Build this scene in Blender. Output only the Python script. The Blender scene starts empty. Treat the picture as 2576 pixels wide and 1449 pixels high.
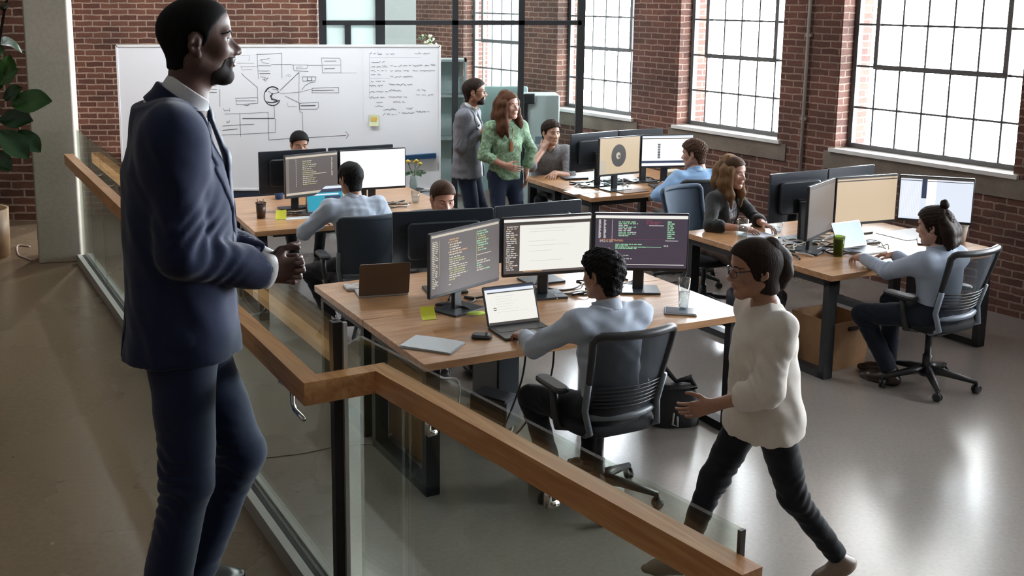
# Loft office seen from a raised landing: suited man at a glass railing, colleagues at bench desks by factory windows
import bpy, math, random
import numpy as np
from mathutils import Vector, Matrix
random.seed(7); RNG = np.random.default_rng(7)
SC = bpy.context.scene
COL = SC.collection
H_EYE = 2.62; LAND = 0.78; DESK = 0.75
# ---------------------------------------------------------------- camera geometry (used to measure positions off the photograph)
FPX, PCX, PCY = 2750.0, 1085.0, 485.0
PITCH = math.atan(505 / 2750.0)
_cp, _sp = math.cos(PITCH), math.sin(PITCH)
def _ray(x, y):
    a, v = (x - PCX) / FPX, (PCY - y) / FPX
    return Vector((a, v * _sp + _cp, v * _cp - _sp))
def G(x, y, z):
    """the point at height z that the photograph shows at pixel x, y"""
    d = _ray(x, y); t = (z - H_EYE) / d.z
    return Vector((d.x * t, d.y * t, z))
def D(x, y, Y):
    d = _ray(x, y); t = Y / d.y
    return Vector((d.x * t, Y, H_EYE + d.z * t))
# ---------------------------------------------------------------- materials
MATS = {}
def _nodes(name):
    m = bpy.data.materials.new(name); m.use_nodes = True
    nt = m.node_tree; b = nt.nodes['Principled BSDF']
    return m, nt, b
def mat(name, col, rough=0.5, metal=0.0, noise=0.0, nscale=20.0, bump=0.0, bscale=80.0, sheen=0.0, spec=0.5, coat=0.0):
    if name in MATS: return MATS[name]
    m, nt, b = _nodes(name)
    b.inputs['Base Color'].default_value = (*col, 1); b.inputs['Roughness'].default_value = rough
    b.inputs['Metallic'].default_value = metal; b.inputs['Specular IOR Level'].default_value = spec
    if sheen: b.inputs['Sheen Weight'].default_value = sheen; b.inputs['Sheen Roughness'].default_value = 0.4
    if coat: b.inputs['Coat Weight'].default_value = coat; b.inputs['Coat Roughness'].default_value = 0.15
    if noise or bump:
        tc = nt.nodes.new('ShaderNodeTexCoord')
    if noise:
        n = nt.nodes.new('ShaderNodeTexNoise'); n.inputs['Scale'].default_value = nscale; n.inputs['Detail'].default_value = 6
        nt.links.new(tc.outputs['Object'], n.inputs['Vector'])
        r = nt.nodes.new('ShaderNodeValToRGB')
        r.color_ramp.elements[0].position = 0.3; r.color_ramp.elements[1].position = 0.7
        r.color_ramp.elements[0].color = (*[c * (1 - noise) for c in col], 1)
        r.color_ramp.elements[1].color = (*[min(1, c * (1 + noise)) for c in col], 1)
        nt.links.new(n.outputs['Fac'], r.inputs['Fac']); nt.links.new(r.outputs['Color'], b.inputs['Base Color'])
    if bump:
        n2 = nt.nodes.new('ShaderNodeTexNoise'); n2.inputs['Scale'].default_value = bscale; n2.inputs['Detail'].default_value = 4
        nt.links.new(tc.outputs['Object'], n2.inputs['Vector'])
        bp = nt.nodes.new('ShaderNodeBump'); bp.inputs['Strength'].default_value = bump; bp.inputs['Distance'].default_value = 0.01
        nt.links.new(n2.outputs['Fac'], bp.inputs['Height']); nt.links.new(bp.outputs['Normal'], b.inputs['Normal'])
    MATS[name] = m
    return m
def emit(name, col, s):
    if name in MATS: return MATS[name]
    m, nt, b = _nodes(name)
    b.inputs['Base Color'].default_value = (0.01, 0.01, 0.01, 1); b.inputs['Roughness'].default_value = 0.35
    b.inputs['Emission Color'].default_value = (*col, 1); b.inputs['Emission Strength'].default_value = s
    MATS[name] = m; return m
def glass(name, tint, refl=1.0, haze=0.0):
    """thin clear pane: tinted transparency plus a Fresnel mirror"""
    if name in MATS: return MATS[name]
    m = bpy.data.materials.new(name); m.use_nodes = True; nt = m.node_tree
    for n in list(nt.nodes): nt.nodes.remove(n)
    out = nt.nodes.new('ShaderNodeOutputMaterial'); tr = nt.nodes.new('ShaderNodeBsdfTransparent'); gl = nt.nodes.new('ShaderNodeBsdfGlossy')
    mx = nt.nodes.new('ShaderNodeMixShader'); fr = nt.nodes.new('ShaderNodeLayerWeight'); pw = nt.nodes.new('ShaderNodeMath'); pw.operation = 'POWER'; pw.inputs[1].default_value = 4.5; mul = nt.nodes.new('ShaderNodeMath'); mul.operation = 'MULTIPLY_ADD'; mul.inputs[1].default_value = 0.9*refl; mul.inputs[2].default_value = 0.028*refl
    fr.inputs['Blend'].default_value = 0.5
    tr.inputs['Color'].default_value = (*tint, 1); gl.inputs['Roughness'].default_value = 0.0
    nt.links.new(fr.outputs['Facing'], pw.inputs[0]); nt.links.new(pw.outputs[0], mul.inputs[0]); nt.links.new(mul.outputs[0], mx.inputs[0])
    last = tr.outputs[0]
    if haze:
        df = nt.nodes.new('ShaderNodeBsdfDiffuse'); df.inputs['Color'].default_value = (0.75, 0.83, 0.81, 1)
        tl = nt.nodes.new('ShaderNodeBsdfTranslucent'); tl.inputs['Color'].default_value = (0.75, 0.83, 0.81, 1)
        a = nt.nodes.new('ShaderNodeMixShader'); a.inputs[0].default_value = 0.5
        nt.links.new(df.outputs[0], a.inputs[1]); nt.links.new(tl.outputs[0], a.inputs[2])
        h = nt.nodes.new('ShaderNodeMixShader'); h.inputs[0].default_value = haze
        nt.links.new(last, h.inputs[1]); nt.links.new(a.outputs[0], h.inputs[2]); last = h.outputs[0]
    nt.links.new(last, mx.inputs[1]); nt.links.new(gl.outputs[0], mx.inputs[2]); nt.links.new(mx.outputs[0], out.inputs[0])
    MATS[name] = m; return m
def brick(name, c1, c2, mortar):
    if name in MATS: return MATS[name]
    m, nt, b = _nodes(name); L = nt.links.new
    tc = nt.nodes.new('ShaderNodeTexCoord'); sep = nt.nodes.new('ShaderNodeSeparateXYZ'); add = nt.nodes.new('ShaderNodeMath'); cmb = nt.nodes.new('ShaderNodeCombineXYZ')
    L(tc.outputs['Object'], sep.inputs[0]); L(sep.outputs[0], add.inputs[0]); L(sep.outputs[1], add.inputs[1])
    nz = nt.nodes.new('ShaderNodeTexNoise'); nz.inputs['Scale'].default_value = 9; nz.inputs['Detail'].default_value = 3
    L(tc.outputs['Object'], nz.inputs['Vector'])
    wob = nt.nodes.new('ShaderNodeMath'); wob.operation = 'MULTIPLY_ADD'; wob.inputs[1].default_value = 0.022
    L(nz.outputs['Fac'], wob.inputs[0]); L(sep.outputs[2], wob.inputs[2])
    L(add.outputs[0], cmb.inputs[0]); L(wob.outputs[0], cmb.inputs[1])
    bt = nt.nodes.new('ShaderNodeTexBrick'); L(cmb.outputs[0], bt.inputs['Vector'])
    bt.inputs['Scale'].default_value = 1; bt.inputs['Brick Width'].default_value = 0.205; bt.inputs['Row Height'].default_value = 0.066
    bt.inputs['Mortar Size'].default_value = 0.0085; bt.inputs['Mortar Smooth'].default_value = 0.25; bt.inputs['Bias'].default_value = 0.0
    bt.inputs['Color1'].default_value = (*c1, 1); bt.inputs['Color2'].default_value = (*c2, 1); bt.inputs['Mortar'].default_value = (*mortar, 1)
    n = nt.nodes.new('ShaderNodeTexNoise'); n.inputs['Scale'].default_value = 2.2; n.inputs['Detail'].default_value = 8
    L(tc.outputs['Object'], n.inputs['Vector'])
    n3 = nt.nodes.new('ShaderNodeTexNoise'); n3.inputs['Scale'].default_value = 60; n3.inputs['Detail'].default_value = 5
    L(tc.outputs['Object'], n3.inputs['Vector'])
    r = nt.nodes.new('ShaderNodeValToRGB'); r.color_ramp.elements[0].position = 0.33; r.color_ramp.elements[1].position = 0.72
    r.color_ramp.elements[0].color = (0.62, 0.6, 0.6, 1); r.color_ramp.elements[1].color = (1.3, 1.2, 1.15, 1)
    L(n.outputs['Fac'], r.inputs[0])
    mx = nt.nodes.new('ShaderNodeMixRGB'); mx.blend_type = 'MULTIPLY'; mx.inputs[0].default_value = 1
    L(bt.outputs['Color'], mx.inputs[1]); L(r.outputs[0], mx.inputs[2])
    r2 = nt.nodes.new('ShaderNodeValToRGB'); r2.color_ramp.elements[0].position = 0.35; r2.color_ramp.elements[1].position = 0.68
    r2.color_ramp.elements[0].color = (0.72, 0.72, 0.72, 1); r2.color_ramp.elements[1].color = (1.25, 1.25, 1.25, 1)
    L(n3.outputs['Fac'], r2.inputs[0])
    mx2 = nt.nodes.new('ShaderNodeMixRGB'); mx2.blend_type = 'MULTIPLY'; mx2.inputs[0].default_value = 0.8
    L(mx.outputs[0], mx2.inputs[1]); L(r2.outputs[0], mx2.inputs[2]); L(mx2.outputs[0], b.inputs['Base Color'])
    b.inputs['Roughness'].default_value = 0.85
    bp = nt.nodes.new('ShaderNodeBump'); bp.inputs['Strength'].default_value = 0.7; bp.inputs['Distance'].default_value = 0.008
    ad = nt.nodes.new('ShaderNodeMath'); ad.operation = 'MULTIPLY_ADD'; ad.inputs[1].default_value = 0.4
    inv = nt.nodes.new('ShaderNodeMath'); inv.operation = 'SUBTRACT'; inv.inputs[0].default_value = 1.0
    L(bt.outputs['Fac'], inv.inputs[1]); L(n3.outputs['Fac'], ad.inputs[0]); L(inv.outputs[0], ad.inputs[2]); L(ad.outputs[0], bp.inputs['Height']); L(bp.outputs[0], b.inputs['Normal'])
    MATS[name] = m; return m
def wood(name, c1, c2, scale=(0.6, 9, 9), rough=0.35, rot=0.0, coat=0.0):
    if name in MATS: return MATS[name]
    m, nt, b = _nodes(name); L = nt.links.new
    tc = nt.nodes.new('ShaderNodeTexCoord'); mp = nt.nodes.new('ShaderNodeMapping'); mp.vector_type = 'TEXTURE'; mp.inputs['Scale'].default_value = [1/q for q in scale]; mp.inputs['Rotation'].default_value[2] = rot
    n = nt.nodes.new('ShaderNodeTexNoise'); n.inputs['Scale'].default_value = 4; n.inputs['Detail'].default_value = 9; n.inputs['Distortion'].default_value = 0.8
    L(tc.outputs['Object'], mp.inputs[0]); L(mp.outputs[0], n.inputs['Vector'])
    r = nt.nodes.new('ShaderNodeValToRGB'); r.color_ramp.elements[0].position = 0.3; r.color_ramp.elements[1].position = 0.72
    r.color_ramp.elements[0].color = (*c1, 1); r.color_ramp.elements[1].color = (*c2, 1)
    L(n.outputs['Fac'], r.inputs[0]); L(r.outputs[0], b.inputs['Base Color'])
    b.inputs['Roughness'].default_value = rough
    if coat: b.inputs['Coat Weight'].default_value = coat; b.inputs['Coat Roughness'].default_value = 0.2
    bp = nt.nodes.new('ShaderNodeBump'); bp.inputs['Strength'].default_value = 0.12; bp.inputs['Distance'].default_value = 0.003
    L(n.outputs['Fac'], bp.inputs['Height']); L(bp.outputs[0], b.inputs['Normal'])
    MATS[name] = m; return m
def concrete(name, col, rough, var=0.25, bump=0.15, scale=1.3):
    if name in MATS: return MATS[name]
    m, nt, b = _nodes(name); L = nt.links.new
    tc = nt.nodes.new('ShaderNodeTexCoord')
    n = nt.nodes.new('ShaderNodeTexNoise'); n.inputs['Scale'].default_value = scale; n.inputs['Detail'].default_value = 4; n.inputs['Roughness'].default_value = 0.5
    n2 = nt.nodes.new('ShaderNodeTexNoise'); n2.inputs['Scale'].default_value = 45; n2.inputs['Detail'].default_value = 6
    L(tc.outputs['Object'], n.inputs['Vector']); L(tc.outputs['Object'], n2.inputs['Vector'])
    r = nt.nodes.new('ShaderNodeValToRGB'); r.color_ramp.interpolation = 'EASE'; r.color_ramp.elements[0].position = 0.15; r.color_ramp.elements[1].position = 0.85
    r.color_ramp.elements[0].color = (*[c * (1 - var) for c in col], 1); r.color_ramp.elements[1].color = (*[c * (1 + var) for c in col], 1)
    L(n.outputs['Fac'], r.inputs[0])
    r2 = nt.nodes.new('ShaderNodeValToRGB'); r2.color_ramp.elements[0].color = (0.82, 0.82, 0.82, 1); r2.color_ramp.elements[1].color = (1.16, 1.16, 1.16, 1)
    L(n2.outputs['Fac'], r2.inputs[0])
    mx = nt.nodes.new('ShaderNodeMixRGB'); mx.blend_type = 'MULTIPLY'; mx.inputs[0].default_value = 1; L(r.outputs[0], mx.inputs[1]); L(r2.outputs[0], mx.inputs[2])
    L(mx.outputs[0], b.inputs['Base Color'])
    rr = nt.nodes.new('ShaderNodeMapRange'); rr.inputs['To Min'].default_value = rough * 0.9; rr.inputs['To Max'].default_value = rough * 1.12
    L(n.outputs['Fac'], rr.inputs[0]); L(rr.outputs[0], b.inputs['Roughness'])
    bp = nt.nodes.new('ShaderNodeBump'); bp.inputs['Strength'].default_value = bump; bp.inputs['Distance'].default_value = 0.004
    L(n2.outputs['Fac'], bp.inputs['Height']); L(bp.outputs[0], b.inputs['Normal'])
    MATS[name] = m; return m
# ---------------------------------------------------------------- mesh builder
class MB:
    """collects shapes and links them as ONE mesh object"""
    def __init__(s): s.v = []; s.f = []; s.m = []; s.sm = []
    def _add(s, vs, fs, mi=0, smooth=False):
        o = len(s.v); s.v.extend([tuple(v) for v in vs])
        for f in fs: s.f.append(tuple(i + o for i in f)); s.m.append(mi); s.sm.append(smooth)
        return s
    def box(s, lo, hi, mi=0, M=None):
        x0, y0, z0 = lo; x1, y1, z1 = hi
        vs = [Vector(p) for p in ((x0,y0,z0),(x1,y0,z0),(x1,y1,z0),(x0,y1,z0),(x0,y0,z1),(x1,y0,z1),(x1,y1,z1),(x0,y1,z1))]
        if M is not None: vs = [M @ v for v in vs]
        return s._add(vs, [(0,3,2,1),(4,5,6,7),(0,1,5,4),(1,2,6,5),(2,3,7,6),(3,0,4,7)], mi)
    def rbox(s, lo, hi, r=0.01, seg=4, mi=0, M=None, axis=2):
        """box with rounded corners in the plane across axis and a small chamfer at its two caps"""
        ax = [0, 1, 2]; ax.remove(axis); a, b = ax
        pts = []
        for cx, cy, t0 in ((hi[a]-r, hi[b]-r, 0), (lo[a]+r, hi[b]-r, 90), (lo[a]+r, lo[b]+r, 180), (hi[a]-r, lo[b]+r, 270)):
            for k in range(seg + 1):
                t = math.radians(t0 + 90 * k / seg); pts.append((cx + r*math.cos(t), cy + r*math.sin(t)))
        cxm, cym = (lo[a]+hi[a])/2, (lo[b]+hi[b])/2
        c = min(r * 0.35, (hi[axis]-lo[axis]) * 0.3); n = len(pts); vs = []
        sx = 1 - 2*c/(hi[a]-lo[a]); sy = 1 - 2*c/(hi[b]-lo[b])
        for z, q in ((lo[axis], 1), (lo[axis]+c, 0), (hi[axis]-c, 0), (hi[axis], 1)):
            for x, y in pts:
                p = [0, 0, 0]; p[a] = cxm+(x-cxm)*sx if q else x; p[b] = cym+(y-cym)*sy if q else y; p[axis] = z; vs.append(Vector(p))
        if M is not None: vs = [M @ v for v in vs]
        fs = []
        for j in range(3):
            for i in range(n): fs.append((j*n+i, j*n+(i+1)%n, (j+1)*n+(i+1)%n, (j+1)*n+i))
        fs.append(tuple(range(n-1, -1, -1))); fs.append(tuple(range(3*n, 4*n)))
        if axis == 1: fs = [tuple(reversed(f)) for f in fs]
        return s._add(vs, fs, mi)
    def tube(s, pts, r, seg=10, mi=0, caps=True, M=None, smooth=True):
        pts = [Vector(p) for p in pts]; n = len(pts); rs = r if isinstance(r, (list, tuple)) else [r]*n
        vs = []; prev = None
        for i, p in enumerate(pts):
            t = (pts[min(i+1, n-1)] - pts[max(i-1, 0)])
            t = t.normalized() if t.length > 1e-9 else Vector((0, 0, 1))
            if prev is None: u = t.orthogonal().normalized()
            else: u = (prev - t * prev.dot(t)); u = u.normalized() if u.length > 1e-6 else t.orthogonal().normalized()
            prev = u; w = t.cross(u)
            for k in range(seg):
                a = 2*math.pi*k/seg; vs.append(p + (u*math.cos(a) + w*math.sin(a))*rs[i])
        if M is not None: vs = [M @ v for v in vs]
        fs = []
        for i in range(n-1):
            for k in range(seg): fs.append((i*seg+k, i*seg+(k+1)%seg, (i+1)*seg+(k+1)%seg, (i+1)*seg+k))
        if caps: fs.append(tuple(range(seg-1, -1, -1))); fs.append(tuple((n-1)*seg+k for k in range(seg)))
        return s._add(vs, fs, mi, smooth)
    def bar(s, p, q, w, h, mi=0, up=(0, 0, 1)):
        """straight bar of w x h section from p to q"""
        p, q, up = Vector(p), Vector(q), Vector(up); t = (q-p).normalized(); x = t.cross(up)
        x = x.normalized() if x.length > 1e-6 else t.orthogonal().normalized(); y = x.cross(t)
        vs = []
        for c in (p, q):
            for a, b in ((-1,-1),(1,-1),(1,1),(-1,1)): vs.append(c + x*a*w/2 + y*b*h/2)
        return s._add(vs, [(0,3,2,1)[::-1],(4,5,6,7)[::-1],(0,1,5,4)[::-1],(1,2,6,5)[::-1],(2,3,7,6)[::-1],(3,0,4,7)[::-1]], mi)
    def lathe(s, prof, seg=24, mi=0, M=None, smooth=True):
        vs = []; n = len(prof)
        for r, z in prof:
            for k in range(seg):
                a = 2*math.pi*k/seg; vs.append(Vector((r*math.cos(a), r*math.sin(a), z)))
        if M is not None: vs = [M @ v for v in vs]
        fs = []
        for i in range(n-1):
            for k in range(seg): fs.append((i*seg+k, i*seg+(k+1)%seg, (i+1)*seg+(k+1)%seg, (i+1)*seg+k))
        if prof[0][0] > 1e-4: fs.append(tuple(range(seg-1, -1, -1)))
        if prof[-1][0] > 1e-4: fs.append(tuple((n-1)*seg+k for k in range(seg)))
        return s._add(vs, fs, mi, smooth)
    def prism(s, poly, z0, z1, mi=0, M=None):
        n = len(poly); vs = [Vector((x, y, z0)) for x, y in poly] + [Vector((x, y, z1)) for x, y in poly]
        if M is not None: vs = [M @ v for v in vs]
        fs = [tuple(range(n-1, -1, -1)), tuple(range(n, 2*n))] + [(i, (i+1) % n, n+(i+1) % n, n+i) for i in range(n)]
        return s._add(vs, fs, mi)
    def quad(s, a, b, c, d, mi=0): return s._add([a, b, c, d], [(0, 1, 2, 3)], mi)
    def grid(s, fn, nu, nv, mi=0, M=None, smooth=True):
        vs = [Vector(fn(i/nu, j/nv)) for j in range(nv+1) for i in range(nu+1)]
        if M is not None: vs = [M @ v for v in vs]
        fs = [(j*(nu+1)+i, j*(nu+1)+i+1, (j+1)*(nu+1)+i+1, (j+1)*(nu+1)+i) for j in range(nv) for i in range(nu)]
        return s._add(vs, fs, mi, smooth)
    def build(s, name, mats, parent=None, loc=(0, 0, 0), rz=0.0, smooth=None):
        me = bpy.data.meshes.new(name); me.from_pydata(s.v, [], s.f)
        if not isinstance(mats, (list, tuple)): mats = [mats]
        for m in mats: me.materials.append(m)
        me.polygons.foreach_set('material_index', s.m)
        me.polygons.foreach_set('use_smooth', s.sm if smooth is None else [smooth]*len(s.f))
        me.update()
        o = bpy.data.objects.new(name, me); COL.objects.link(o)
        o.location = loc; o.rotation_euler = (0, 0, rz)
        if parent is not None: o.parent = parent
        return o
def thing(name, label, cat, loc=(0, 0, 0), rz=0.0, group=None):
    o = bpy.data.objects.new(name, None); COL.objects.link(o)
    o.empty_display_size = 0.1; o.location = loc; o.rotation_euler = (0, 0, rz); o['label'] = label; o['category'] = cat
    if group: o['group'] = group
    return o
def tag(o, label, cat, group=None, kind=None):
    o['label'] = label; o['category'] = cat
    if group: o['group'] = group
    if kind: o['kind'] = kind
    return o
def struct(o, label=None, cat=None):
    o['kind'] = 'structure'
    if label: o['label'] = label
    if cat: o['category'] = cat
    return o
def dup(root, loc, rz, label, group=None):
    r = root.copy(); COL.objects.link(r); r.location = loc; r.rotation_euler = (0, 0, rz); r['label'] = label
    if group: r['group'] = group
    for ch in root.children:
        c = ch.copy(); COL.objects.link(c); c.parent = r
        for g in ch.children:
            d = g.copy(); COL.objects.link(d); d.parent = c
    return r
def Rz(a): return Matrix.Rotation(a, 4, 'Z')
def T(x, y, z): return Matrix.Translation((x, y, z))
def ang(v): return math.atan2(v[1], v[0])
# ================================================================ materials used throughout
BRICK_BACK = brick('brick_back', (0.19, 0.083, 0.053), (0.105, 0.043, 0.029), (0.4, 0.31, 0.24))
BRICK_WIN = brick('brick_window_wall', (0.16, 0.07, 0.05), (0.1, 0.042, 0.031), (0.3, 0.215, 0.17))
FLOOR = concrete('polished_concrete', (0.3, 0.275, 0.25), 0.22, 0.07, 0.06)
FLOOR.node_tree.nodes['Principled BSDF'].inputs['Coat Weight'].default_value = 1.0; FLOOR.node_tree.nodes['Principled BSDF'].inputs['Coat Roughness'].default_value = 0.2
LANDM = concrete('landing_concrete', (0.23, 0.163, 0.102), 0.27, 0.05, 0.05)
CONC = concrete('column_concrete', (0.42, 0.37, 0.3), 0.8, 0.1, 0.2, 2.2)
LEDGE = concrete('window_ledge_concrete', (0.2, 0.165, 0.13), 0.8, 0.3, 0.5, 3.0)
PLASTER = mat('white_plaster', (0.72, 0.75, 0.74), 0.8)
CEIL = mat('ceiling_paint', (0.68, 0.66, 0.63), 0.85)
DARKW = mat('dark_plaster', (0.24, 0.2, 0.17), 0.85)  # one even dark brown tone for the walls around the landing
STEEL = mat('black_steel', (0.018, 0.019, 0.021), 0.42)
STEEL_W = mat('window_steel', (0.12, 0.12, 0.12), 0.5)
WHITEP = mat('white_sill_paint', (0.8, 0.8, 0.78), 0.5)
ALU = mat('brushed_aluminium', (0.5, 0.5, 0.48), 0.55, 0.8)
CHROME = mat('chrome', (0.8, 0.8, 0.8), 0.15, 1.0)
OAKRAIL = wood('oak_handrail', (0.5, 0.215, 0.075), (0.72, 0.39, 0.175), (0.7, 11, 11), 0.4, math.radians(-60))
OAKDESK = wood('oak_desktop', (0.38, 0.185, 0.08), (0.6, 0.35, 0.175), (0.8, 8, 8), 0.34, coat=0.5)
RGLASS = glass('railing_glass', (0.84, 0.875, 0.83), 1.0)
PGLASS = glass('partition_glass', (0.93, 0.965, 0.96), 1.0)
WGLASS = glass('window_glass', (0.97, 0.98, 0.98), 0.6)
FROST = glass('frosted_glass', (0.8, 0.88, 0.86), 0.5, 0.85)
# ================================================================ the room
WU = Vector((-0.513, 0.858, 0)).normalized()          # along the window wall, away from the landing
W0 = Vector((4.746, 8.67, 0)); WA = ang(WU)
def onwall(s, z, off=0.0):
    n = Vector((WU.y, -WU.x, 0))                      # points outdoors
    p = W0 + WU*s + n*off; p.z = z; return p
fl = MB(); fl.box((-7, -4.5, -0.2), (13, 18, 0)); struct(fl.build('floor', FLOOR), 'polished grey brown concrete floor of the office', 'floor')
LAND_EDGE = [(-2.62, 7.75), (-2.43, 7.42), (-0.29, 2.96), (-0.2, 3.17), (0.61, 1.87), (1.6, 0.35), (2.4, -4.5)]
ld = MB(); ld.prism([(-7, -4.5), (2.4, -4.5)] + LAND_EDGE[::-1][1:] + [(-3.0, 8.75), (-7, 8.75)], 0.0, LAND)
struct(ld.build('floor_landing', LANDM), 'raised brown concrete landing the suited man stands on', 'floor')
ce = MB(); ce.box((-7, -4.5, 4.7), (13, 18, 4.9)); struct(ce.build('ceiling', CEIL), 'plain ceiling above the office', 'ceiling')
# window wall: built flat along its own x axis, openings left free
WIN = [(6.95, 8.35), (4.71, 6.14), (2.52, 3.95), (0.07, 1.82), (-2.5, -0.7), (-5.0, -3.2)]
SILL, HEAD, THK = 1.17, 3.95, 0.42
def wallseg(mb, a, b, z0, z1): mb.box((a, -THK, z0), (b, 0, z1))
ww = MB(); edges = sorted(WIN)
wallseg(ww, -15.4, edges[0][0], 0, 4.7)
for i, (a, b) in enumerate(edges):
    wallseg(ww, a, b, 0, SILL - 0.13); wallseg(ww, a, b, HEAD, 4.7)
    nx = edges[i+1][0] if i + 1 < len(edges) else 10.6
    wallseg(ww, b, nx, 0, 4.7)
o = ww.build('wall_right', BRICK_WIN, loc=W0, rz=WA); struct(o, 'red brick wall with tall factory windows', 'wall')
n = 0
for a, b in WIN[:4]:
    n += 1
    w = struct(thing('window_%d' % n, ['bright steel factory window seen through the glass room, farthest one', 'bright factory window just behind the glass partition post', 'bright factory window between the two brick piers, above the blue shirted man', 'large bright factory window at the right side of the photo'][n-1], 'window', W0, WA))
    yf = -0.2                                           # the steel frame sits in mid wall
    f = MB(); e = 0.045
    f.box((a, yf-0.03, SILL), (a+e, yf+0.03, HEAD)); f.box((b-e, yf-0.03, SILL), (b, yf+0.03, HEAD)); f.box((a, yf-0.03, SILL), (b, yf+0.03, SILL+e)); f.box((a, yf-0.03, HEAD-e), (b, yf+0.03, HEAD))
    f.build('window_frame', STEEL_W, w)
    nc = 7 if n == 4 else 6; pw = (b-a)/nc; rh = 0.385
    g = MB()
    for k in range(1, nc): 
        big = k in (1, nc-1); t = 0.009
        g.box((a+pw*k-t, yf-0.02, SILL), (a+pw*k+t, yf+0.02, HEAD))
    r = 1
    while SILL + r*rh < HEAD - 0.1:
        g.box((a, yf-0.02, SILL+r*rh-0.009), (b, yf+0.02, SILL+r*rh+0.009)); r += 1
    g.build('glazing_bars', STEEL_W, w)
    h = MB(); t = 0.022
    h.box((a+pw-t, yf-0.03, SILL+2*rh-t), (b-pw+t, yf+0.035, SILL+2*rh+t)); h.box((a+pw-t, yf-0.03, SILL+5*rh-t), (b-pw+t, yf+0.035, SILL+5*rh+t))
    for x in (a+pw, b-pw): h.box((x-t, yf-0.03, SILL+2*rh), (x+t, yf+0.035, SILL+5*rh))
    h.build('pivot_sash', STEEL_W, w)
    p = MB(); p.box((a+0.01, yf-0.004, SILL+0.01), (b-0.01, yf+0.004, HEAD-0.01)); p.build('pane', WGLASS, w)
    s = MB(); s.box((a-0.05, -0.17, SILL-0.035), (b+0.05, 0.035, SILL)); s.build('window_sill', WHITEP, w)
    l = MB(); l.box((a-0.12, -0.1, SILL-0.2), (b+0.12, 0.012, SILL-0.035)); l.build('ledge', LEDGE, w)
for k, (a, b) in enumerate(WIN[4:]):                    # plain glazed openings beside the landing, outside the view
    w = MB(); pw = (b-a)/7
    for i in range(8): w.box((a+pw*i-0.015, -0.23, SILL), (a+pw*i+0.015, -0.17, HEAD))
    for i in range(8): w.box((a, -0.23, SILL+0.395*i-0.015), (b, -0.17, SILL+0.395*i+0.015))
    w.box((a, -THK, SILL-0.13), (b, 0, SILL))
    struct(w.build('window_%d' % (k+5), STEEL_W, loc=W0, rz=WA), 'factory window further along the brick wall', 'window')
# back brick wall, wall of the plant nook, room ends
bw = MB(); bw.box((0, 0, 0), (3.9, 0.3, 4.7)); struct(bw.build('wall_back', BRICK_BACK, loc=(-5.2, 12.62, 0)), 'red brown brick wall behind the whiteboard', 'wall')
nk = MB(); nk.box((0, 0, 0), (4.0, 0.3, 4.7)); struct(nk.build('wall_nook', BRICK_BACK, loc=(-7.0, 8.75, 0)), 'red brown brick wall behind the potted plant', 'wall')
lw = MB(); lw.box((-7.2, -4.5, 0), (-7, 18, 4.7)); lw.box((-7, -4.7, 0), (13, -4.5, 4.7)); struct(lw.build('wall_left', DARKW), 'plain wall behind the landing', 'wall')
rb = MB(); rb.box((-1.32, 17.0, 0), (2.0, 17.2, 4.7)); rb.box((-1.5, 12.92, 0), (-1.3, 17.2, 4.7)); struct(rb.build('wall_meeting_room', PLASTER), 'pale wall inside the glass meeting room', 'wall')
# concrete column
co = MB(); cw = 0.305
co.rbox((-0.14, -0.15, 0), (0.145, 0.15, 3.92), 0.012)
struct(co.build('column', CONC, loc=(-2.6, 7.5, LAND), rz=math.radians(12)), 'bare concrete column beside the potted plant', 'column')
# glass partition with black steel frame
PY = 12.6
gp = struct(thing('wall_partition', 'glass meeting room wall with black steel frame behind the standing pair', 'partition', (0, PY, 0)))
def px(x): return D(x, 60, PY).x
TZ = D(1000, 57, PY).z
fm = MB()
for x, w, z1 in ((812, 0.085, 4.7), (957, 0.11, 4.7), (1145, 0.07, 4.7), (1312, 0.065, 4.7), (1462, 0.085, 4.7)):
    fm.box((px(x)-w/2, -0.04, 0), (px(x)+w/2, 0.04, z1))
fm.box((px(875)-0.035, -0.035, 0), (px(875)+0.035, 0.035, TZ))
fm.box((px(812), -0.04, TZ-0.025), (px(1462), 0.04, TZ+0.025)); fm.box((px(812), -0.04, 0), (px(1462), 0.04, 0.09)); fm.box((px(812), -0.04, 3.6), (px(1462), 0.04, 3.66))
fm.build('frame', STEEL, gp)
xs = [812, 957, 1145, 1312, 1462]
for i in range(4):
    for z0, z1 in ((0.09, TZ-0.02), (TZ+0.02, 3.6)):
        q = MB(); q.box((px(xs[i])+0.03, -0.005, z0), (px(xs[i+1])-0.03, 0.005, z1))
        q.build('pane', FROST if i == 0 else PGLASS, gp)
# frosted band on the inside of the clear panes, low down
# furniture inside the meeting room
wc = thing('cabinet', 'tall white cabinet with a dark grab handle, inside the glass meeting room', 'cabinet', (D(1345, 240, 13.3).x + 0.05, 13.35, 0))
b = MB(); b.rbox((-0.2, -0.2, 0), (0.24, 0.25, D(1345, 240, 13.15).z), 0.02); b.build('body', mat('pale_cabinet', (0.62, 0.7, 0.69), 0.4), wc)
b = MB(); b.rbox((-0.2, -0.26, 1.3), (-0.06, -0.2, 1.42), 0.02); b.rbox((-0.2, -0.25, 0.6), (-0.14, -0.2, 1.31), 0.015); b.build('handle', STEEL, wc)
b = MB(); b.box((-0.05, -0.22, 0.55), (0.2, -0.2, 0.9)); b.build('panel', mat('grey_blue_panel', (0.25, 0.32, 0.36), 0.5), wc)
tb = thing('glass_board', 'teal frosted glass board standing inside the meeting room behind the woman', 'board', (0.78, 13.6, 0))
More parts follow.
